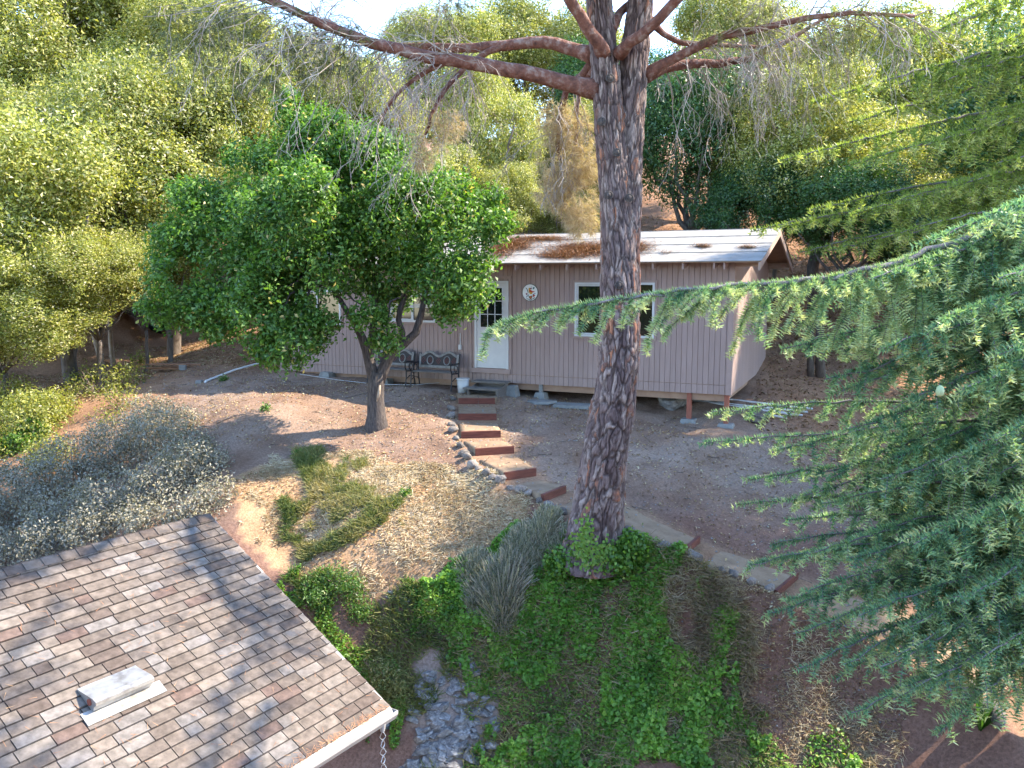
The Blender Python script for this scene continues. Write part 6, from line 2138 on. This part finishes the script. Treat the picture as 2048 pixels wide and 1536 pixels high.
def lavender(cx, cy, rp, n, seed, label, tone_mu=.5, h=.29):
    g = on_ground(cx, cy)
    e = empty("lavender_bush", tuple(g)); tag(e, label, "lavender", "lavender bushes left of the pine base")
    r_ = np.random.default_rng(seed)
    R_ = rp / F * g.y
    a = r_.uniform(0, 6.28, n); q = np.sqrt(r_.random(n)) * R_
    X = q * np.cos(a); Y = q * np.sin(a)
    Z = ground_z(X + g.x, Y + g.y) - g.z
    dome = h * np.sqrt(np.clip(1 - (q / R_) ** 2 * .75, 0, 1))
    C = np.stack([X * .75, Y * .75, Z + dome * .25 * r_.random(n)], 1)
    d = unit(np.stack([X * .9 / R_, Y * .9 / R_, np.full(n, 1.1)], 1) + r_.normal(size=(n, 3)) * .30)
    L = (dome * r_.uniform(.4, 1.15, n))[:, None]
    b = unit(np.cross(d, r_.normal(size=(n, 3)))) * .0022
    v = np.empty((n, 4, 3)); v[:, 0] = C + b * .6; v[:, 1] = C - b * .6; v[:, 2] = C + d * L - b * 1.7; v[:, 3] = C + d * L + b * 1.7
    tn = np.clip(r_.normal(tone_mu, .2, n), 0, 1)
    link("flower_stems", mesh_np("flower_stems", v.reshape(-1, 3), np.arange(n * 4).reshape(-1, 4), {'tone': np.repeat(tn, 4)}), M['lavender'], e)
    m = n * 4
    a = r_.uniform(0, 6.28, m); q = np.sqrt(r_.random(m)) * R_
    dm = h * np.sqrt(np.clip(1 - (q / R_) ** 2 * .8, 0, 1))
    X = q * np.cos(a); Y = q * np.sin(a); Z = ground_z(X + g.x, Y + g.y) - g.z
    C = np.stack([X, Y, Z + dm * (.25 + .6 * r_.random(m))], 1)
    v, f = leaf_arrays(C, unit(r_.normal(size=(m, 3))), .05, .011, r=r_)
    link("foliage", mesh_np("foliage", v, f, {'tone': np.repeat(np.clip(r_.normal(.35, .2, m), 0, 1), 4)}), M['lavender'], e)


lavender(1085, 1085, 42, 1500, 1, "topmost grey lavender bush beside the left foot of the pine trunk")
lavender(1040, 1125, 48, 1700, 2, "middle blue grey lavender bush, upper neighbour of the spiky one")
lavender(945, 1155, 40, 1300, 3, "leftmost lavender bush next to the dry slope")
lavender(1005, 1215, 46, 1700, 4, "spiky pale lavender bush standing lowest above the ivy", .65, .55)
lavender(958, 1215, 30, 900, 5, "narrow grey lavender clump at the lower left of the spiky one")
lavender(1125, 1120, 28, 700, 6, "small lavender clump touching the ivy at the pine foot")

# ivy climbing the trunk
r_ = np.random.default_rng(77)
C = []
for (px, py, n) in ((1158, 1045, 40), (1150, 1075, 60), (1168, 1040, 30), (1172, 1060, 30), (1160, 1090, 90), (1200, 1085, 60), (1185, 1095, 60)):
    for _ in range(n):
        q = P(px + r_.normal() * 7, py + r_.normal() * 14, PD)
        th_ = (q.x - (pb_.x)) / .56
        th_ = max(-.95, min(.95, th_))
        rad_ = .50 + .10 * max(0, (q.z * -1 - 4.0)) + .02
        C.append((pb_.x + rad_ * th_, pb_.y - rad_ * math.sqrt(1 - th_ ** 2) - .02, q.z + .02))
C = np.array(C)
v, f = leaf_arrays(C, unit(r_.normal(size=(len(C), 3)) * .4 + np.array([0, -1, .4])), .06, .05, r=r_)
o = link("climbing_ivy", mesh_np("climbing_ivy", v, f, {'tone': np.repeat(np.clip(r_.normal(.75, .15, len(C)), 0, .95), 4)}), M['ivy'])
tag(o, "bright ivy sprigs climbing the foot of the pine trunk", "ivy", kind='stuff')

shrub("ivy_clump", [(1165, 1128, 30), (1215, 1128, 34), (1262, 1118, 32), (1125, 1150, 28), (1190, 1150, 30), (1240, 1145, 30)], 0, 1100, 11, .066, .056, 'ivy', "thick mound of bright ivy piled against the front of the pine base", 91, cat='ivy', stems=False, gap=.25, csize=.12)
X, Y = scatter(yard, 24000, r)
k_ = (fbm(X * 1.4, Y * 1.4, 0, 3, 91) + .3 * r.random(len(X)) > .66); X, Y = X[k_], Y[k_]
k_ = len(X)
C = np.stack([X, Y, lit_z(X, Y) + .008 + .008 * r.random(k_)], 1)
d = unit(r.normal(size=(k_, 3)) * np.array([1, 1, .05])); b = unit(np.cross(d, np.array([[0, 0, 1.0]]))) * .004
v = np.empty((k_, 3, 3)); v[:, 0] = C - d * .06 + b; v[:, 1] = C - d * .06 - b; v[:, 2] = C + d * .06
o = link("needle_litter", mesh_np("needle_litter", v.reshape(-1, 3), np.arange(k_ * 3).reshape(-1, 3), {'tone': np.repeat(np.clip(r.normal(.55, .25, k_), 0, 1), 3)}), M['needlelitter'])
tag(o, "reddish fallen pine needles strewn in drifts over the bare yard", "pine needles", kind='stuff')
twm = MB(); rl = random.Random(17)
for i in range(260):
    j = rl.randrange(k_); p = Vector(C[j]); a = rl.uniform(0, 6.28); L = rl.uniform(.06, .28)
    q = Vector((p.x + L * math.cos(a), p.y + L * math.sin(a), 0)); q.z = gz(q.x, q.y) + .02
    twm.tube([p + Vector((0, 0, .012)), q], [rl.uniform(.004, .009), .003], 4)
tag(twm.build("twig_litter", M['oakbark']), "small broken twigs lying over the yard", "twigs", kind='stuff')
# debris on the near roof
CC = []
for _ in range(900):
    if _ % 3: x_ = rl.uniform(0, 4.5); y_ = RL + .03 - abs(rl.gauss(0, .05))
    else: x_ = rl.uniform(0, 4.5); y_ = rl.uniform(0, RL)
    CC.append(A0 + hp(x_, y_, .022))
C = np.array([list(p) for p in CC]); k_ = len(C)
hx = np.array(hp(1, 0, 0)); hy = np.array(hp(0, 1, 0)); a_ = r.uniform(0, 6.28, k_)[:, None]
d = hx * np.cos(a_) + hy * np.sin(a_); b = (-hx * np.sin(a_) + hy * np.cos(a_)) * .003
v = np.empty((k_, 3, 3)); v[:, 0] = C - d * .04 + b; v[:, 1] = C - d * .04 - b; v[:, 2] = C + d * .05
o = link("roof_needles", mesh_np("roof_needles", v.reshape(-1, 3), np.arange(k_ * 3).reshape(-1, 3), {'tone': np.repeat(np.clip(r.normal(.4, .25, k_), 0, 1), 3)}), M['needlelitter'])
tag(o, "sprinkled reddish needles on the near shingles, thickest along the gutter", "pine needles", kind='stuff')

# rock outcrop on the bank
rk = empty("rock_outcrop", tuple(on_ground(900, 1430))); tag(rk, "pale grey fractured rocks exposed on the bank below the lavender", "rock outcrop")
import bmesh
def chip_mesh(seed):
    bm = bmesh.new(); bmesh.ops.create_icosphere(bm, subdivisions=1, radius=.5)
    rl_ = random.Random(seed)
    for v_ in bm.verts:
        v_.co = Vector((v_.co.x * rl_.uniform(.6, 1.2), v_.co.y * rl_.uniform(.6, 1.2), v_.co.z * rl_.uniform(.4, .9)))
    me = bpy.data.meshes.new("rock"); bm.to_mesh(me); bm.free(); me.materials.append(M['rock']); return me
chips = [chip_mesh(s) for s in range(8)]
rl = random.Random(31)
for (px, py, sx_, sy_, n, s0) in ((850, 1375, 10, 22, 22, .17), (930, 1360, 20, 20, 34, .14), (950, 1400, 14, 26, 26, .18), (870, 1430, 20, 24, 34, .18), (900, 1490, 34, 26, 54, .2), (860, 1530, 30, 16, 30, .22), (940, 1450, 16, 20, 26, .16), (780, 1200, 16, 6, 8, .07), (915, 1320, 14, 10, 8, .08)):
    for _ in range(n):
        g = on_ground(px + rl.gauss(0, 1) * sx_, py + rl.gauss(0, 1) * sy_)
        o = link("rock", chips[rl.randrange(8)], None, rk)
        s = s0 * rl.uniform(.5, 1.9)
        o.location = g - Vector(rk.location) + Vector((0, 0, -s * .08)); o.scale = (s, s, s * .7)
        o.rotation_euler = (rl.uniform(-.6, .6), rl.uniform(-.6, .6), rl.uniform(0, 6))
# pebbles as stuff
k = 2600
X, Y = scatter(yard, 5200, r)
mbp = []
C = np.stack([X, Y, lit_z(X, Y) + .006], 1)
base_v = np.array([[1, 0, 0], [-.5, .8, 0], [-.5, -.8, 0], [0, 0, .7]])
S = r.uniform(.008, .028, len(C))[:, None, None]
ang = r.uniform(0, 6.28, len(C))
rot = np.stack([np.stack([np.cos(ang), -np.sin(ang), 0 * ang], 1), np.stack([np.sin(ang), np.cos(ang), 0 * ang], 1), np.stack([0 * ang, 0 * ang, 1 + 0 * ang], 1)], 1)
V = (base_v[None] @ rot.transpose(0, 2, 1)) * S + C[:, None, :]
off = (np.arange(len(C)) * 4)[:, None, None]
Fq = (np.array([[0, 1, 3], [1, 2, 3], [2, 0, 3]])[None] + off).reshape(-1, 3)
o = link("gravel", mesh_np("gravel", V.reshape(-1, 3), Fq), M['concrete']); tag(o, "pale pebbles scattered over the bare dirt yard", "gravel", kind='stuff')

# iris-like plant by the lower path, two fallen sticks
g = on_ground(1960, 1465)
e = empty("strap_leaf_plant", tuple(g)); tag(e, "bright green plant with long sword shaped leaves beside the lower path", "plant")
rl = random.Random(8)
for k in range(17):
    a = rl.uniform(0, 6.28); L = rl.uniform(.45, .8); sp = rl.uniform(.2, .9)
    d = Vector((math.cos(a) * sp, math.sin(a) * sp, 1)).normalized()
    sdv = d.cross(Vector((math.cos(a), math.sin(a), 0))).normalized() * .024
    if sdv.length < .01: sdv = Vector((.016, 0, 0))
    pts = [Vector((0, 0, 0)), d * L * .35, d * L * .7 + Vector((0, 0, -.03)), d * L + Vector((math.cos(a), math.sin(a), 0)) * .08 * sp + Vector((0, 0, -.12 * sp))]
    mb = MB(); ws = [.7, 1, .8, .05]
    for p, w_ in zip(pts, ws):
        mb.v += [tuple(p - sdv * w_), tuple(p + sdv * w_ ), tuple(p + Vector((0, 0, .004)))]
    for i in range(3):
        a0 = i * 3
        mb.f += [(a0, a0 + 2, a0 + 5, a0 + 3), (a0 + 2, a0 + 1, a0 + 4, a0 + 5)]
    mb.build("leaf", M['ivy'], e)
for (a, b_, lab) in (((433, 850), (470, 838), "thin fallen stick on the dirt above the silver shrub"), ((690, 795), (760, 780), "long thin stick on the ground left of the bench")):
    p, q = on_ground(*a), on_ground(*b_)
    tag(MB().tube([p + Vector((0, 0, .02)), p.lerp(q, .5) + Vector((0, 0, .035)), q + Vector((0, 0, .02))], [.008, .012, .006], 5).build("fallen_stick", M['oakbark']), lab, "stick")

tot = sum(sum(len(p.vertices) - 2 for p in me.polygons) if len(me.polygons) < 2000 else len(me.loops) - 2 * len(me.polygons) for me in bpy.data.meshes)
print("TRIS", tot)
